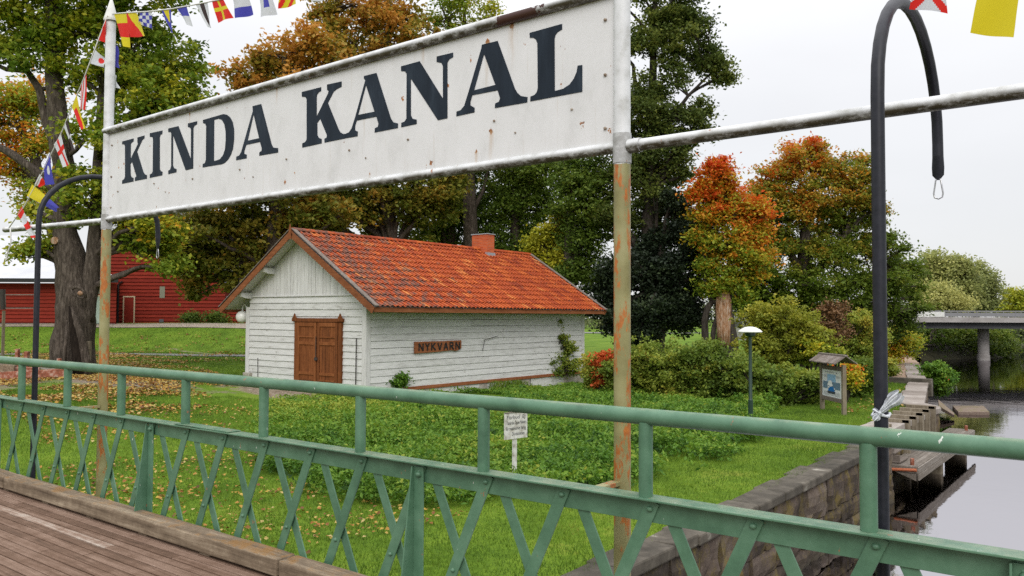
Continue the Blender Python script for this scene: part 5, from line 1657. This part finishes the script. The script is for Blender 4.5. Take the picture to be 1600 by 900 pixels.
gb = at(0, 597, z=-.8); tr_ = float(np.dot(gb - EYE, FW))
rf = thing('timber_raft', at(50, 592, z=-.80), 'pile of old red and white painted beams lying by the big maple', 'timber pile')
b = MB(); b.tint = .6
b.bar(at(-40, 590, t=29.5), at(106, 582, t=30.5), .3, .30)
b.build('long_beam', M['redpaint'], rf, bevel=.02)
for (x0, y0_, x1, y1_, h_, dt, mm) in ((-30, 575, 24, 577, .30, 29.8, 'kerbwood'), (18, 578, 62, 579, .22, 30.3, 'redpaint'), (60, 572, 100, 573, .22, 31.0, 'concrete'), (-30, 565, 22, 572, .10, 31.0, 'grey wood x'), (-20, 572, 20, 573, .22, 31.2, 'kerbwood')):
    b = MB(); b.tint = random.random(); b.bar(at(x0, y0_, t=dt), at(x1, y1_, t=dt + .4), .45, h_); b.build('beam', M[mm], rf, bevel=.015)
def stub(px0, px1, py0, py1, lab, mat_, t_, grp=None):
    w_ = (px1 - px0) * t_ / FOC; c_ = at((px0 + px1) / 2, py1, t=t_); gz = float(height(c_[0], c_[1]))
    h_ = (at(px0, py0, t=t_)[2]) - gz
    r_ = thing('short_post', (c_[0], c_[1], gz), lab, 'post', grp)
    b = MB(); b.tint = .5; b.bar((c_[0], c_[1], gz - .1), (c_[0], c_[1], gz + h_), w_, w_ * .8, up=tuple(R0)); b.build('stake', mat_, r_, bevel=.01)
stub(24, 30, 545, 575, 'red and white short post left of the other one behind the beams', M['redpaint'], 33, 'red and white posts behind the beams')
stub(38, 45, 549, 575, 'red and white short post just left of the black pipe behind the beams', M['redpaint'], 33, 'red and white posts behind the beams')
stub(134, 141, 533, 590, 'bleached grey wooden post standing against the big maple trunk', M['grey wood z'], 32.4)
stub(89, 95, 560, 580, 'short red stake in front of the maple trunk on the beams', M['redpaint'], 30.6)
cb = at(1423, 553, t=66)
bx = thing('blue_box', (cb[0], cb[1], float(height(cb[0], cb[1]))), 'small blue box standing on the far towpath', 'box')
b = MB(); h_ = cb[2] - bx.location.z; c_ = np.array(bx.location)
b.hexa([c_ + R0 * sx * .25 + F0 * sy * .2 + U0 * z_ for z_ in (0, .55) for sx, sy in ((-1, -1), (1, -1), (1, 1), (-1, 1))]); b.build('body', flat('blue plastic', (.03, .07, .30)), bx, bevel=.03)
b = MB(); b.hexa([c_ + R0 * sx * .27 + F0 * sy * .22 + U0 * z_ for z_ in (.553, .61) for sx, sy in ((-1, -1), (1, -1), (1, 1), (-1, 1))]); b.build('lid', flat('blue plastic lid', (.04, .09, .34)), bx, bevel=.02)
st0 = ground_at(612, 628)
b = MB(); n_ = 0
b.hexa([st0 + R0 * x + F0 * y + U0 * z for x, y, z in ((-.2, -.1, -.05), (.22, -.12, -.05), (.18, .12, -.05), (-.18, .1, -.05), (-.22, -.05, .12), (.12, -.08, .20), (.1, .08, .16), (-.16, .06, .12))])
tag(b.build('stone', M['coping pale'], None, bevel=.03), 'single pale angular stone in the grass by the storehouse corner', 'stone')

# ------------------------------------------------------------------ trees
big, _ = tree('maple_tree', 'large old maple with a hollow split trunk and green turning leaves, left', 'tree',
     [[(113, 592, 78), (114, 560, 64), (116, 520, 58), (118, 470, 56), (112, 420, 46), (100, 350, 32), (101, 280, 30), (92, 200, 30), (85, 120, 26), (84, 40, 24), (78, -60, 18), (70, -140, 8)],
      [(132, 500, 30), (142, 450, 26), (146, 400, 22), (151, 330, 20), (155, 250, 18), (160, 150, 15), (175, 40, 11), (190, -60, 7)],
      [(101, 320, 16), (80, 290, 15), (48, 262, 13), (15, 238, 12), (-30, 215, 8)],
      [(90, 235, 14), (72, 190, 13), (62, 140, 12), (42, 110, 9), (10, 108, 7), (-20, 95, 5)],
      [(97, 250, 9), (118, 235, 7), (135, 215, 6)],
      [(84, 120, 14), (100, 60, 12), (80, -10, 12)]],
     [(30, 30, 60), (75, 70, 42), (150, 40, 55), (225, 60, 55), (280, 110, 55), (305, 165, 42), (240, 160, 60), (180, 210, 50), (255, 220, 55), (185, 120, 45), (215, 365, 26), (240, 390, 24), (265, 375, 26), (195, 345, 24), (235, 350, 28), (260, 415, 16), (125, 120, 32), (30, 90, 32), (110, -60, 90), (230, -50, 80), (20, -60, 70), (145, 290, 40), (200, 320, 45), (120, 330, 22), (75, 385, 16), (60, 345, 22), (40, 395, 12)],
     M['lf maple'], .22, 54000, 33, tint=(.57, .34, .30, .06), clump=.27, per=60, twigs=7)
# torn bark edge and hollow on the trunk
b = MB(); tb = 33 - 1.02
def bp_(pts, rr, n=8): b.tube([at(x, y, t=tb + dt) for x, y, dt in pts], rr, n, rough=.4)
bp_([(108, 478, 0.0), (112, 500, .05), (118, 530, .1), (122, 560, .1), (126, 590, .1)], [.02, .10, .20, .26, .28])
M['hollow'] = m_bark('blackened hollow wood', [(0, (0.008, 0.006, 0.005)), (1, (0.035, 0.026, 0.02))])
b.build('hollow', M['hollow'], big, smooth=True)
b = MB()
bp_([(105, 500, -.02), (102, 540, -.05), (98, 590, -.1)], [.03, .07, .10])
bp_([(112, 480, 0), (124, 520, .1), (133, 560, .12), (137, 590, .1)], [.05, .14, .18, .22])
bp_([(112, 452, 0), (118, 448, -.05), (126, 450, -.03), (132, 457, 0), (134, 466, .05)], [.05, .06, .06, .05, .05])
bp_([(112, 452, 0), (115, 460, -.05), (124, 465, -.03), (131, 466, 0)], [.05, .05, .04, .04])
each(b, 'bark_ridge', M['bark'], big, smooth=True)
b = MB(); c_ = at(87, 376, t=32.6); b.tube([c_ + F0 * .3, c_ - F0 * .10], [.16, .15], 12); b.build('cut_knot', M['bare wood'], big)
c_ = at(126, 458, t=tb - .0); b = MB(); b.sphere(c_, .11, 10, 6); b.build('burl', M['bare wood'], big, smooth=True)

tree('maple_tree', 'orange and yellow maple behind the big maple at the left edge', 'tree',
     [[(108, 540, 20), (104, 420, 18), (70, 300, 14), (35, 200, 8)]],
     [(15, 160, 42), (50, 215, 38), (15, 250, 38), (60, 150, 28), (45, 290, 24), (-20, 190, 45), (75, 300, 16)], M['lf orange'], .21, 13000, 44, tint=(.48, .25, .25, .05))
tree('chestnut_tree', 'broad chestnut with brown leaves left of the storehouse roof', 'tree',
     [[(425, 540, 36), (425, 430, 32), (435, 300, 24), (440, 180, 16), (445, 90, 8)]],
     [(395, 130, 48), (440, 100, 48), (490, 65, 42), (375, 180, 48), (430, 190, 60), (500, 160, 62), (450, 260, 70), (360, 260, 60), (390, 350, 55), (330, 350, 50), (450, 350, 60), (340, 410, 42), (290, 400, 35), (395, 410, 40), (270, 360, 35), (305, 440, 22), (510, 340, 45)],
     M['lf chestnut'], .25, 58000, 40, tint=(.54, .30, .25, .42), clump=.28, per=55, twigs=6)
tree('chestnut_tree', 'tall reddish brown chestnut behind the middle of the sign', 'tree',
     [[(610, 520, 36), (610, 400, 30), (600, 250, 24), (600, 120, 16), (610, 20, 9)], [(606, 200, 12), (640, 120, 9), (680, 50, 6)]],
     [(545, 60, 52), (600, 25, 50), (640, 60, 50), (560, 130, 60), (640, 140, 60), (590, 200, 70), (690, 200, 60), (520, 230, 60), (620, 290, 60), (560, 320, 55), (660, 330, 55), (700, 290, 45), (510, 300, 50), (600, -50, 60), (520, 10, 35), (490, 345, 35)],
     M['lf chestnut'], .25, 58000, 45, tint=(.54, .30, .25, .42), clump=.28, per=55, twigs=6)
tree('lime_tree', 'thin crowned yellow green tree above the sign between the chestnut and the elm', 'tree',
     [[(740, 520, 26), (735, 350, 22), (730, 200, 16), (728, 80, 9), (725, 10, 4)], [(729, 90, 6), (705, 50, 4), (690, 10, 3)], [(729, 90, 5), (755, 50, 4), (775, 20, 3)]],
     [(715, 60, 34), (760, 35, 24), (700, 20, 28), (735, 120, 45), (780, 55, 15), (720, -20, 40), (700, 130, 40), (770, 190, 55)],
     M['lf maple'], .21, 13000, 48, tint=(.66, .25, .2, .1), twigs=12)
for (nm, lab, tx, lobes, mt, tt, n_, tn) in (
    ('linden_tree', 'dark green tree directly behind the ridge left of the chimney', 700, [(690, 330, 40), (730, 310, 45), (740, 360, 45), (690, 370, 35), (650, 370, 30), (780, 300, 45), (725, 250, 45)], 'lf green', 50, 26000, .42),
    ('linden_tree', 'rounded green tree behind the chimney of the storehouse', 800, [(800, 340, 48), (840, 310, 48), (780, 390, 38), (850, 260, 48), (800, 270, 45), (820, 380, 35)], 'lf green', 49, 28000, .50),
    ('yellow_maple', 'small bright yellow tree behind the right end of the storehouse roof', 866, [(868, 388, 24), (850, 410, 20), (880, 412, 22), (858, 360, 16), (890, 375, 12), (882, 345, 10), (835, 385, 14)], 'lf yellow', 44, 9000, .5),
    ('linden_tree', 'deep green tree between the yellow tree and the elm', 885, [(905, 320, 45), (930, 280, 45), (900, 270, 40), (915, 370, 40), (895, 430, 30), (925, 430, 40), (890, 465, 22), (935, 340, 40)], 'lf green', 43, 26000, .40)):
    tree(nm, lab, 'tree', [[(tx, 530, 22), (tx + 3, 420, 18), (tx + 6, 330, 12)]], lobes, M[mt], .19, n_, tt, tint=(tn, .3, .25, .1), clump=.30, per=60)
tree('elm_tree', 'very tall ragged dark green elm rising behind the right post of the sign', 'tree',
     [[(1010, 540, 26), (1012, 430, 24), (1015, 300, 20), (1018, 180, 15), (1022, 60, 10), (1025, -60, 6)], [(1015, 260, 10), (1045, 190, 8), (1075, 150, 5), (1110, 115, 3)]],
     [(1035, 30, 42), (1080, 20, 28), (1000, 60, 45), (1055, 75, 38), (1090, 55, 20), (1095, 100, 20), (1122, 108, 14), (1108, 98, 15), (1131, 119, 8), (1112, 78, 9), (1100, 170, 11), (1095, 205, 9), (1078, 215, 16), (1040, 125, 32), (1000, 150, 40), (1020, 190, 35), (1060, 180, 30), (1088, 190, 16), (1010, 240, 42), (1050, 225, 28), (985, 270, 45), (1035, 285, 34), (1060, 260, 20), (1010, 330, 45), (960, 340, 40), (1050, 330, 30), (1000, -50, 60), (1070, -40, 45), (970, 200, 40)],
     M['lf elm'], .19, 58000, 42, tint=(.42, .4, .22, .12), clump=.27, per=60, bark='bark dark', twigs=6)
tree('dark_tree', 'almost black dense tree to the right of the storehouse', 'tree',
     [[(1030, 540, 20), (1030, 450, 16), (1035, 380, 10)]],
     [(950, 480, 34), (965, 430, 36), (1010, 490, 38), (1050, 480, 32), (975, 510, 30), (1040, 430, 34), (1080, 450, 26), (1075, 405, 28), (1005, 410, 36), (1088, 350, 22), (1062, 365, 26), (1100, 395, 18), (1105, 420, 14), (1090, 490, 16), (1065, 505, 22), (1000, 520, 28), (1030, 375, 24), (1048, 320, 18)],
     M['lf dark'], .18, 56000, 41, tint=(.42, .55, .25, .2), clump=.28, per=70, bark='bark dark', twigs=3)
om, _ = tree('maple_tree', 'small maple with flaming orange crown and a peeled pale trunk', 'tree',
     [[(1137, 540, 34), (1134, 505, 28), (1130, 470, 24), (1128, 455, 20)], [(1130, 470, 8), (1135, 430, 7), (1145, 380, 6), (1150, 320, 4)], [(1128, 480, 9), (1110, 465, 8), (1102, 440, 6), (1100, 400, 4)], [(1102, 535, 11), (1101, 500, 10), (1106, 480, 9), (1114, 470, 8), (1110, 440, 6)], [(1113, 535, 9), (1116, 510, 8), (1124, 490, 8)]],
     [(1118, 278, 26), (1108, 300, 22), (1138, 305, 26), (1150, 335, 28), (1115, 335, 22), (1180, 325, 22), (1178, 365, 28), (1140, 375, 30), (1165, 400, 28), (1115, 390, 22), (1190, 400, 18), (1140, 430, 20), (1180, 432, 16), (1105, 420, 16), (1118, 260, 14), (1150, 455, 16), (1118, 445, 16), (1165, 465, 12), (1112, 455, 14), (1100, 330, 16), (1095, 365, 14), (1092, 300, 10), (1128, 262, 10)],
     M['lf orange'], .175, 30000, 39, tint=(.45, .32, .22, .62), clump=.24, per=50, bark='bark dark', twigs=6)
b = MB(); b.tube([at(x_, y_, t=t_) for x_, y_, t_ in ((1131, 540, 38.72), (1131, 515, 38.8), (1131, 495, 38.92), (1130, 470, 38.97), (1128, 452, 39.0))], [.30, .34, .40, .395, .30], 14, rough=.35); b.build('bare_wood', M['bare wood'], om, smooth=True)
tree('maple_tree', 'big broad maple with orange top and green lower crown by the canal', 'tree',
     [[(1265, 560, 30), (1262, 500, 26), (1258, 440, 24), (1255, 390, 18), (1262, 330, 12), (1270, 270, 7)], [(1258, 440, 14), (1235, 395, 11), (1215, 350, 8), (1205, 310, 4)], [(1258, 440, 14), (1290, 410, 11), (1320, 370, 8), (1335, 320, 4)], [(1262, 470, 12), (1310, 450, 9), (1360, 430, 6)], [(1260, 480, 10), (1215, 465, 8), (1180, 455, 5)]],
     [(1262, 243, 32), (1235, 262, 30), (1195, 285, 28), (1295, 262, 34), (1330, 275, 28), (1340, 300, 28), (1180, 320, 26), (1215, 330, 42), (1265, 310, 44), (1310, 335, 44), (1355, 340, 26), (1200, 380, 36), (1250, 380, 40), (1300, 395, 40), (1350, 385, 38), (1388, 378, 22), (1395, 415, 30), (1415, 420, 18), (1180, 430, 28), (1220, 440, 34), (1275, 450, 34), (1330, 445, 40), (1380, 455, 38), (1420, 455, 16), (1395, 490, 22), (1345, 490, 32), (1290, 485, 30), (1225, 480, 26), (1405, 515, 16), (1270, 228, 14), (1190, 468, 26), (1215, 500, 24), (1255, 515, 24), (1160, 445, 22), (1300, 520, 22), (1350, 520, 20), (1160, 480, 14), (1425, 480, 16), (1350, 255, 14)],
     M['lf big'] if 'lf big' in M else leaf_mat('big maple leaves', [(0.0, (0.042, 0.068, 0.008)), (0.35, (0.085, 0.125, 0.013)), (0.55, (0.16, 0.17, 0.020)), (0.70, (0.34, 0.185, 0.020)), (0.82, (0.50, 0.105, 0.011)), (1.0, (0.42, 0.035, 0.009))], namp=.40, nscale=.22),
     .205, 92000, 50, tint=(.42, .32, .22, .70), clump=.29, per=60, twigs=7, depth=.9)

# far trees
FAR = [('willow_tree', 'tall pale green willow beyond the road bridge, left one', [(1465, 415, 26), (1450, 440, 26), (1490, 430, 30), (1470, 455, 30), (1440, 465, 22), (1500, 415, 18), (1500, 460, 28)], 'lf willow', 112, 24000, .42, .42, 1470),
       ('willow_tree', 'pale willow beyond the road bridge with a thin right side', [(1520, 430, 22), (1535, 445, 18), (1515, 460, 26), (1545, 452, 12), (1540, 470, 16), (1525, 475, 22)], 'lf willow', 118, 14000, .42, .35, 1525),
       ('willow_tree', 'small light yellow willow just above the white bridge panels', [(1462, 455, 16), (1455, 475, 18), (1480, 470, 14), (1495, 478, 14)], 'lf willow', 100, 9000, .32, .75, 1465),
       ('far_tree', 'golden brown tree above the bridge rail at the right edge', [(1580, 468, 16), (1600, 470, 18), (1560, 478, 12), (1625, 466, 20), (1590, 485, 16), (1558, 486, 10)], 'lf yellow', 150, 9000, .5, .25, 1590),
       ('bank_tree', 'dark bushy tree under the road bridge at the left bank', [(1440, 530, 18), (1460, 525, 20), (1480, 535, 20), (1478, 545, 13, -3.5), (1462, 546, 13, -4), (1494, 547, 12, -3), (1448, 548, 12, -5)], 'lf green', 97, 16000, .38, .42, 1460),
       ('bank_tree', 'green bushy tree in the middle of the bank under the road bridge', [(1505, 530, 20), (1525, 525, 18), (1506, 547, 13, -2), (1520, 547, 12, -2), (1535, 547, 12, -1.5), (1514, 540, 14, -1)], 'lf green', 96, 16000, .38, .58, 1515),
       ('bank_tree', 'lighter green tree beside the bridge pier on the far bank', [(1550, 525, 16), (1548, 546, 12, -2), (1568, 538, 12), (1560, 545, 10, -1)], 'lf bush', 98, 9000, .35, .45, 1552),
       ('bank_tree', 'bluish green distant trees seen right of the bridge pier', [(1590, 522, 14), (1610, 520, 18), (1575, 530, 10), (1640, 520, 18), (1595, 532, 8)], 'lf far', 140, 9000, .45, .3, 1600)]
for nm, lab, lobes, mt, tt, n_, lf_, tn, bx_ in FAR:
    tree(nm, lab, 'tree', [[(bx_, 552 if tt < 130 else 530, 8), (bx_, 500, 6), (bx_, 460 if 'willow' in nm else 505, 3)]], lobes, M[mt], lf_, n_, tt, tint=(tn, .35, .2, .15), clump=.7, per=45, twigs=3, brad=.05)
# a wood far beyond the park, one mass of foliage
Cw, Kw, _, _ = crown_points([(at(x, 492 + random.uniform(-6, 4), t=random.uniform(150, 175)), random.uniform(3.2, 5.2)) for x in range(380, 1440, 28)], 26000, .9, 45)
leaf_mesh('distant_wood', Cw, .55 * RNG.uniform(.7, 1.3, len(Cw)), .3 + .4 * Kw, M['lf far'])['kind'] = 'stuff'

# ------------------------------------------------------------------ bushes
BU = [('hedge_bush', 'rounded green bush right behind the right sign post', [(985, 578, 32), (1005, 565, 30), (965, 600, 22), (1010, 600, 30)], 'lf bush', 30.5, 20000, .50),
      ('hedge_bush', 'thick yellow green bush between the sign post and the lamp, nearer left', [(1045, 572, 32), (1070, 590, 32), (1040, 605, 30)], 'lf bush', 29.5, 20000, .55),
      ('hedge_bush', 'dark green bush in front of the peeled maple trunk', [(1100, 568, 28), (1125, 585, 30), (1095, 600, 28), (1085, 560, 18)], 'lf bush', 29, 20000, .35),
      ('hedge_bush', 'olive bush directly behind the green park lamp', [(1160, 582, 30), (1185, 600, 30), (1150, 610, 26)], 'lf bush', 28.5, 18000, .42),
      ('hedge_bush', 'mixed green and brown bush just left of the notice board', [(1225, 600, 28), (1250, 610, 26), (1215, 620, 22), (1268, 600, 18), (1262, 622, 14)], 'lf bush', 28.5, 18000, .48),
      ('spindle_bush', 'small scarlet leaved bush by the storehouse corner', [(943, 562, 11), (948, 578, 13), (938, 588, 12), (951, 556, 8)], 'lf red', 30.5, 3600, .34),
      ('shrub', 'yellow green shrub between the scarlet bush and the storehouse corner', [(925, 565, 12), (928, 590, 14), (935, 605, 12)], 'lf bush', 31, 5000, .62),
      ('willow_bush', 'tall feathery yellow green willow bush behind the park lamp', [(1215, 500, 36), (1195, 530, 34), (1235, 525, 38), (1260, 545, 30), (1215, 560, 36), (1180, 510, 22), (1250, 505, 20), (1180, 555, 22)], 'lf willowb', 33, 42000, .5),
      ('dead_shrub', 'dark reddish brown shrub in the middle of the green bushes', [(1300, 492, 18), (1302, 515, 20), (1296, 535, 16)], 'lf brown', 36, 9000, .5),
      ('maple_bush', 'yellow orange young maple left of the notice board roof', [(1272, 545, 18), (1290, 550, 14), (1262, 560, 14)], 'lf maple', 32, 6000, .72),
      ('shrub', 'light green shrub behind the roof of the notice board', [(1335, 520, 24), (1350, 545, 26), (1325, 550, 20), (1345, 500, 16), (1365, 530, 18)], 'lf bush', 38, 18000, .68),
      ('shrub', 'dark green rounded shrub right of the notice board', [(1345, 595, 18), (1352, 580, 16), (1338, 605, 12), (1360, 600, 12)], 'lf green', 31, 12000, .45),
      ('shrub', 'small orange yellow shrub touching the right post of the notice board', [(1326, 580, 10), (1332, 590, 10), (1322, 598, 8)], 'lf maple', 29, 3500, .80),
      ('maple_bush', 'golden leaved young maple beside the start of the far towpath', [(1400, 540, 20), (1418, 530, 14), (1390, 560, 16), (1380, 530, 18), (1425, 545, 9)], 'lf maple', 52, 16000, .76),
      ('shrub', 'green shrub behind the right black pipe beside the towpath', [(1370, 585, 18), (1385, 572, 14), (1392, 585, 8)], 'lf bush', 42, 9000, .55),
      ('climbing_shrub', 'thin straggly shrub climbing the far end of the white wall', [(862, 580, 16), (850, 590, 12), (875, 555, 12), (892, 575, 10), (880, 530, 8), (868, 510, 7), (888, 545, 8), (860, 560, 10), (840, 595, 8)], 'lf bush', 36.0, 7000, .55),
      ('waterside_plant', 'leafy green plant with small red flowers growing from the canal wall', [(1462, 588, 14), (1455, 580, 12), (1475, 598, 12), (1468, 608, 12), (1482, 590, 9), (1472, 582, 10)], 'lf nettle', 41.5, 11000, .5),
      ('shrub', 'small green weed bush against the foot of the white wall near its corner', [(618, 598, 7), (608, 603, 6), (625, 594, 4)], 'lf nettle', 28, 1200, .45),
      ('shrub', 'small dark shrub against the red barn wall, left one', [(301, 497, 8), (297, 500, 6)], 'lf green', 60.5, 1500, .4),
      ('shrub', 'small dark shrub against the red annexe wall, right one', [(335, 499, 8), (343, 500, 6)], 'lf green', 60.5, 1500, .4)]
M['lf willowb'] = leaf_mat('willow bush leaves', [(0.0, (0.06, 0.085, 0.010)), (0.5, (0.17, 0.185, 0.020)), (1.0, (0.34, 0.29, 0.035))], namp=.3, nscale=.6)
for nm, lab, lobes, mt, tt, n_, tn in BU:
    lobes = [(a_, b_ - r_ * .14, r_ * 1.12) for a_, b_, r_ in lobes]
    n_ = int(n_ * .62)
    sm = .125 if nm not in ('maple_bush', 'waterside_plant') else .14
    if tt > 50: sm = .16
    tree(nm, lab, 'bush', [], lobes, M[mt], sm, n_, tt, bark='bark dark', tint=(tn, .35, .25, .2), clump=.13 if tt < 45 else .25, per=34, twigs=10, brad=.009, shell=.5, depth=.6, ragged=4)
b = MB()
for (x, y) in ((1478, 589), (1482, 593)):
    b.sphere(at(x, y, t=40.9), .04, 8, 5)
for o in bpy.data.objects:
    if o.name.startswith('waterside_plant'): each(b, 'flower', flat('red petals', (.7, .03, .02)), o)


# ------------------------------------------------------------------ weeds, grass, fallen leaves
def in_poly(x, y, poly):
    c = np.zeros(len(x), bool); n = len(poly)
    for i in range(n):
        x0, y0 = poly[i]; x1, y1 = poly[(i + 1) % n]
        k = ((y0 > y) != (y1 > y)) & (x < (x1 - x0) * (y - y0) / (y1 - y0 + 1e-12) + x0)
        c ^= k
    return c


def scatter(poly, n):
    xs = [p[0] for p in poly]; ys = [p[1] for p in poly]
    m = n * 3
    x = RNG.uniform(min(xs), max(xs), m); y = RNG.uniform(min(ys), max(ys), m)
    k = in_poly(x, y, poly); return x[k][:n], y[k][:n]


def vnoise(x, y, s, seed=0):
    return np.array([mnoise.noise(Vector((a * s + seed, b_ * s - seed, seed))) for a, b_ in zip(x, y)])


WEED = [(-19.9, 18.6), (-19.7, 24), (-19.8, 31.0), (-16.0, 31.5), (-9.6, 27.2), (-9.2, 24.4), (-7.6, 20.5), (-7.0, 17.0), (-7.0, 14.2), (-7.6, 11.2), (-8.6, 9.4), (-10.6, 8.8), (-13.5, 9.6), (-16.2, 11.2), (-18.5, 13.0), (-21.0, 15.5)]
x, y = scatter(WEED, 15000)
kk = in_poly(x + 1.3 * vnoise(x, y, .9, 21), y + 1.3 * vnoise(x, y, .9, 33), WEED) & (vnoise(x, y, .35, 40) > -.42)
x, y = x[kk], y[kk]
hgt_ = .10 + .34 * np.clip(vnoise(x, y, .5, 3) + .5, 0, 1) + .22 * np.clip(vnoise(x, y, 1.9, 8) + .2, 0, 1) * RNG.random(len(x)) + .05 * RNG.random(len(x))
hgt_ *= np.clip(1.25 - .75 * sstep(13, 19, -x), .3, 1)
Cs = []; Ts = []
for a, b_, h_ in zip(x, y, hgt_):
    k = int(RNG.integers(10, 20)); z0_ = float(height(a, b_))
    f = RNG.random(k) ** .7
    Cs.append(np.stack([a + RNG.normal(0, .10, k), b_ + RNG.normal(0, .10, k), z0_ + .03 + f * h_], 1)); Ts.append(.28 + .35 * f + RNG.normal(0, .12, k) + .1 * RNG.random())
xw, yw = scatter(WEED, 420)
for a, b_ in zip(xw, yw):
    if -a > 17: continue
    z0_ = float(height(a, b_)); H_ = random.uniform(.22, .55); k = int(RNG.integers(50, 110)); f = RNG.random(k) ** .6; rr = .26 * (1.1 - f * .6); an_ = RNG.uniform(0, 6.28, k)
    q_ = rr * RNG.random(k) ** .5
    Cs.append(np.stack([a + q_ * np.cos(an_), b_ + q_ * np.sin(an_), z0_ + .05 + f * H_], 1)); Ts.append(random.uniform(.05, .45) + .25 * f + RNG.normal(0, .10, k))
Cs = np.concatenate(Cs); Ts = np.concatenate(Ts)
Ts += .25 * sstep(15, 20, -Cs[:, 0]) * sstep(23, 15, Cs[:, 1])
leaf_mesh('nettle_patch', Cs, (.07 + .05 * RNG.random(len(Cs)) ** 2) * RNG.uniform(.6, 1.4, len(Cs)), Ts, M['lf nettle'], None, upbias=.45, aspect=.5)['kind'] = 'stuff'

# grass blades
def blades(name, poly, n, h0, h1, wdt, skip=None):
    x, y = scatter(poly, n)
    keep = bare(x, y) + vnoise(x, y, 1.2, 7) * .5 < .42
    x, y = x[keep], y[keep]
    z = height(x, y); n = len(x)
    h = RNG.uniform(h0, h1, n) * (1 + .5 * vnoise(x, y, .8, 2))
    ang = RNG.uniform(0, 2 * np.pi, n); ln = RNG.normal(0, .45, (n, 2)) * h[:, None]
    dx, dy = np.cos(ang) * wdt, np.sin(ang) * wdt
    P0 = np.stack([x - dx, y - dy, z - .005], 1); P1 = np.stack([x + dx, y + dy, z - .005], 1); P2 = np.stack([x + ln[:, 0], y + ln[:, 1], z + h], 1)
    V = np.stack([P0, P1, P2], 1).reshape(-1, 3).astype(np.float32)
    me = bpy.data.meshes.new(name); me.vertices.add(n * 3); me.vertices.foreach_set('co', V.ravel()); me.loops.add(n * 3); me.loops.foreach_set('vertex_index', np.arange(n * 3, dtype=np.int32))
    me.polygons.add(n); me.polygons.foreach_set('loop_start', np.arange(0, n * 3, 3, dtype=np.int32)); me.polygons.foreach_set('loop_total', np.full(n, 3, dtype=np.int32)); me.update(calc_edges=True)
    T = .46 + RNG.normal(0, .14, n) + .30 * vnoise(x, y, .55, 12) + .30 * vnoise(x, y, 2.3, 15)
    a = me.attributes.new('tint', 'FLOAT', 'POINT'); a.data.foreach_set('value', np.repeat(T, 3).astype(np.float32))
    me.materials.append(M['blade']); o = bpy.data.objects.new(name, me); COL.objects.link(o); o['kind'] = 'stuff'
    return o


NEARG = [(-5.18, 5.0), (-5.18, 22), (-6.0, 30), (-9.6, 30), (-9.6, 24), (-12, 16), (-16, 13), (-21, 15.5), (-24, 14), (-34, 9), (-30, 5.2), (-12, 4.9)]
blades('lawn_grass', NEARG, 280000, .03, .075, .0045)
FARG = [(-20, 8.4), (-24, 14), (-26, 18), (-28, 19), (-28, 30), (-40, 32), (-56, 40), (-66, 30), (-66, 20), (-36, 10)]
blades('far_lawn_grass', FARG, 130000, .05, .10, .010)
blades('towpath_grass', [(-6.2, 30), (-8.4, 40.5), (-13, 42), (-13, 30)], 22000, .05, .10, .010)
# tall tuft by the wall foot
x, y = scatter([(-20.1, 24.5), (-20.1, 26.5), (-19.6, 26.5), (-19.6, 24.5)], 1200)
leaf_mesh('tall_grass', np.stack([x, y, height(x, y) + RNG.uniform(.05, .35, len(x))], 1), .22, RNG.uniform(.5, 1, len(x)), M['blade'], None, upbias=0, aspect=.08, stiff=1.5)['kind'] = 'stuff'
# fallen leaves: thickest under the big maple
def fallen(name, poly, n, s0, dens=None):
    x, y = scatter(poly, n)
    k = vnoise(x, y, .5, 5) + .35 > RNG.random(len(x)) * .9
    x, y = x[k], y[k]
    leaf_mesh(name, np.stack([x, y, height(x, y) + .03 + .03 * RNG.random(len(x))], 1), s0 * RNG.uniform(.6, 1.3, len(x)), RNG.random(len(x)), M['lf fallen'], None, upbias=2.0, aspect=.9, fold=.5)['kind'] = 'stuff'


fallen('fallen_leaves', [(-20, 8.2), (-24, 16), (-30, 19), (-42, 24), (-52, 24), (-50, 16), (-36, 9)], 46000, .095)
fallen('drifted_leaves', [(-20, 9.5), (-21, 13), (-27, 17.5), (-36, 17), (-38, 10), (-30, 7.5)], 17000, .10)
fallen('scattered_leaves', [(-8.5, 5.0), (-8.0, 9.5), (-11, 9), (-16, 11.5), (-22, 16), (-20, 8.2), (-12, 4.9)], 5200, .07)
fallen('bank_leaves', [(-5.6, 24), (-6.2, 30), (-8.4, 40), (-12, 40), (-8, 28)], 1200, .10)
fallen('slope_leaves', [tuple(rd(r, d, 0)[:2]) for r, d in ((-45, 40), (-13, 40), (-14, 56), (-45, 56))], 7000, .13)
print('objects', len(bpy.data.objects))
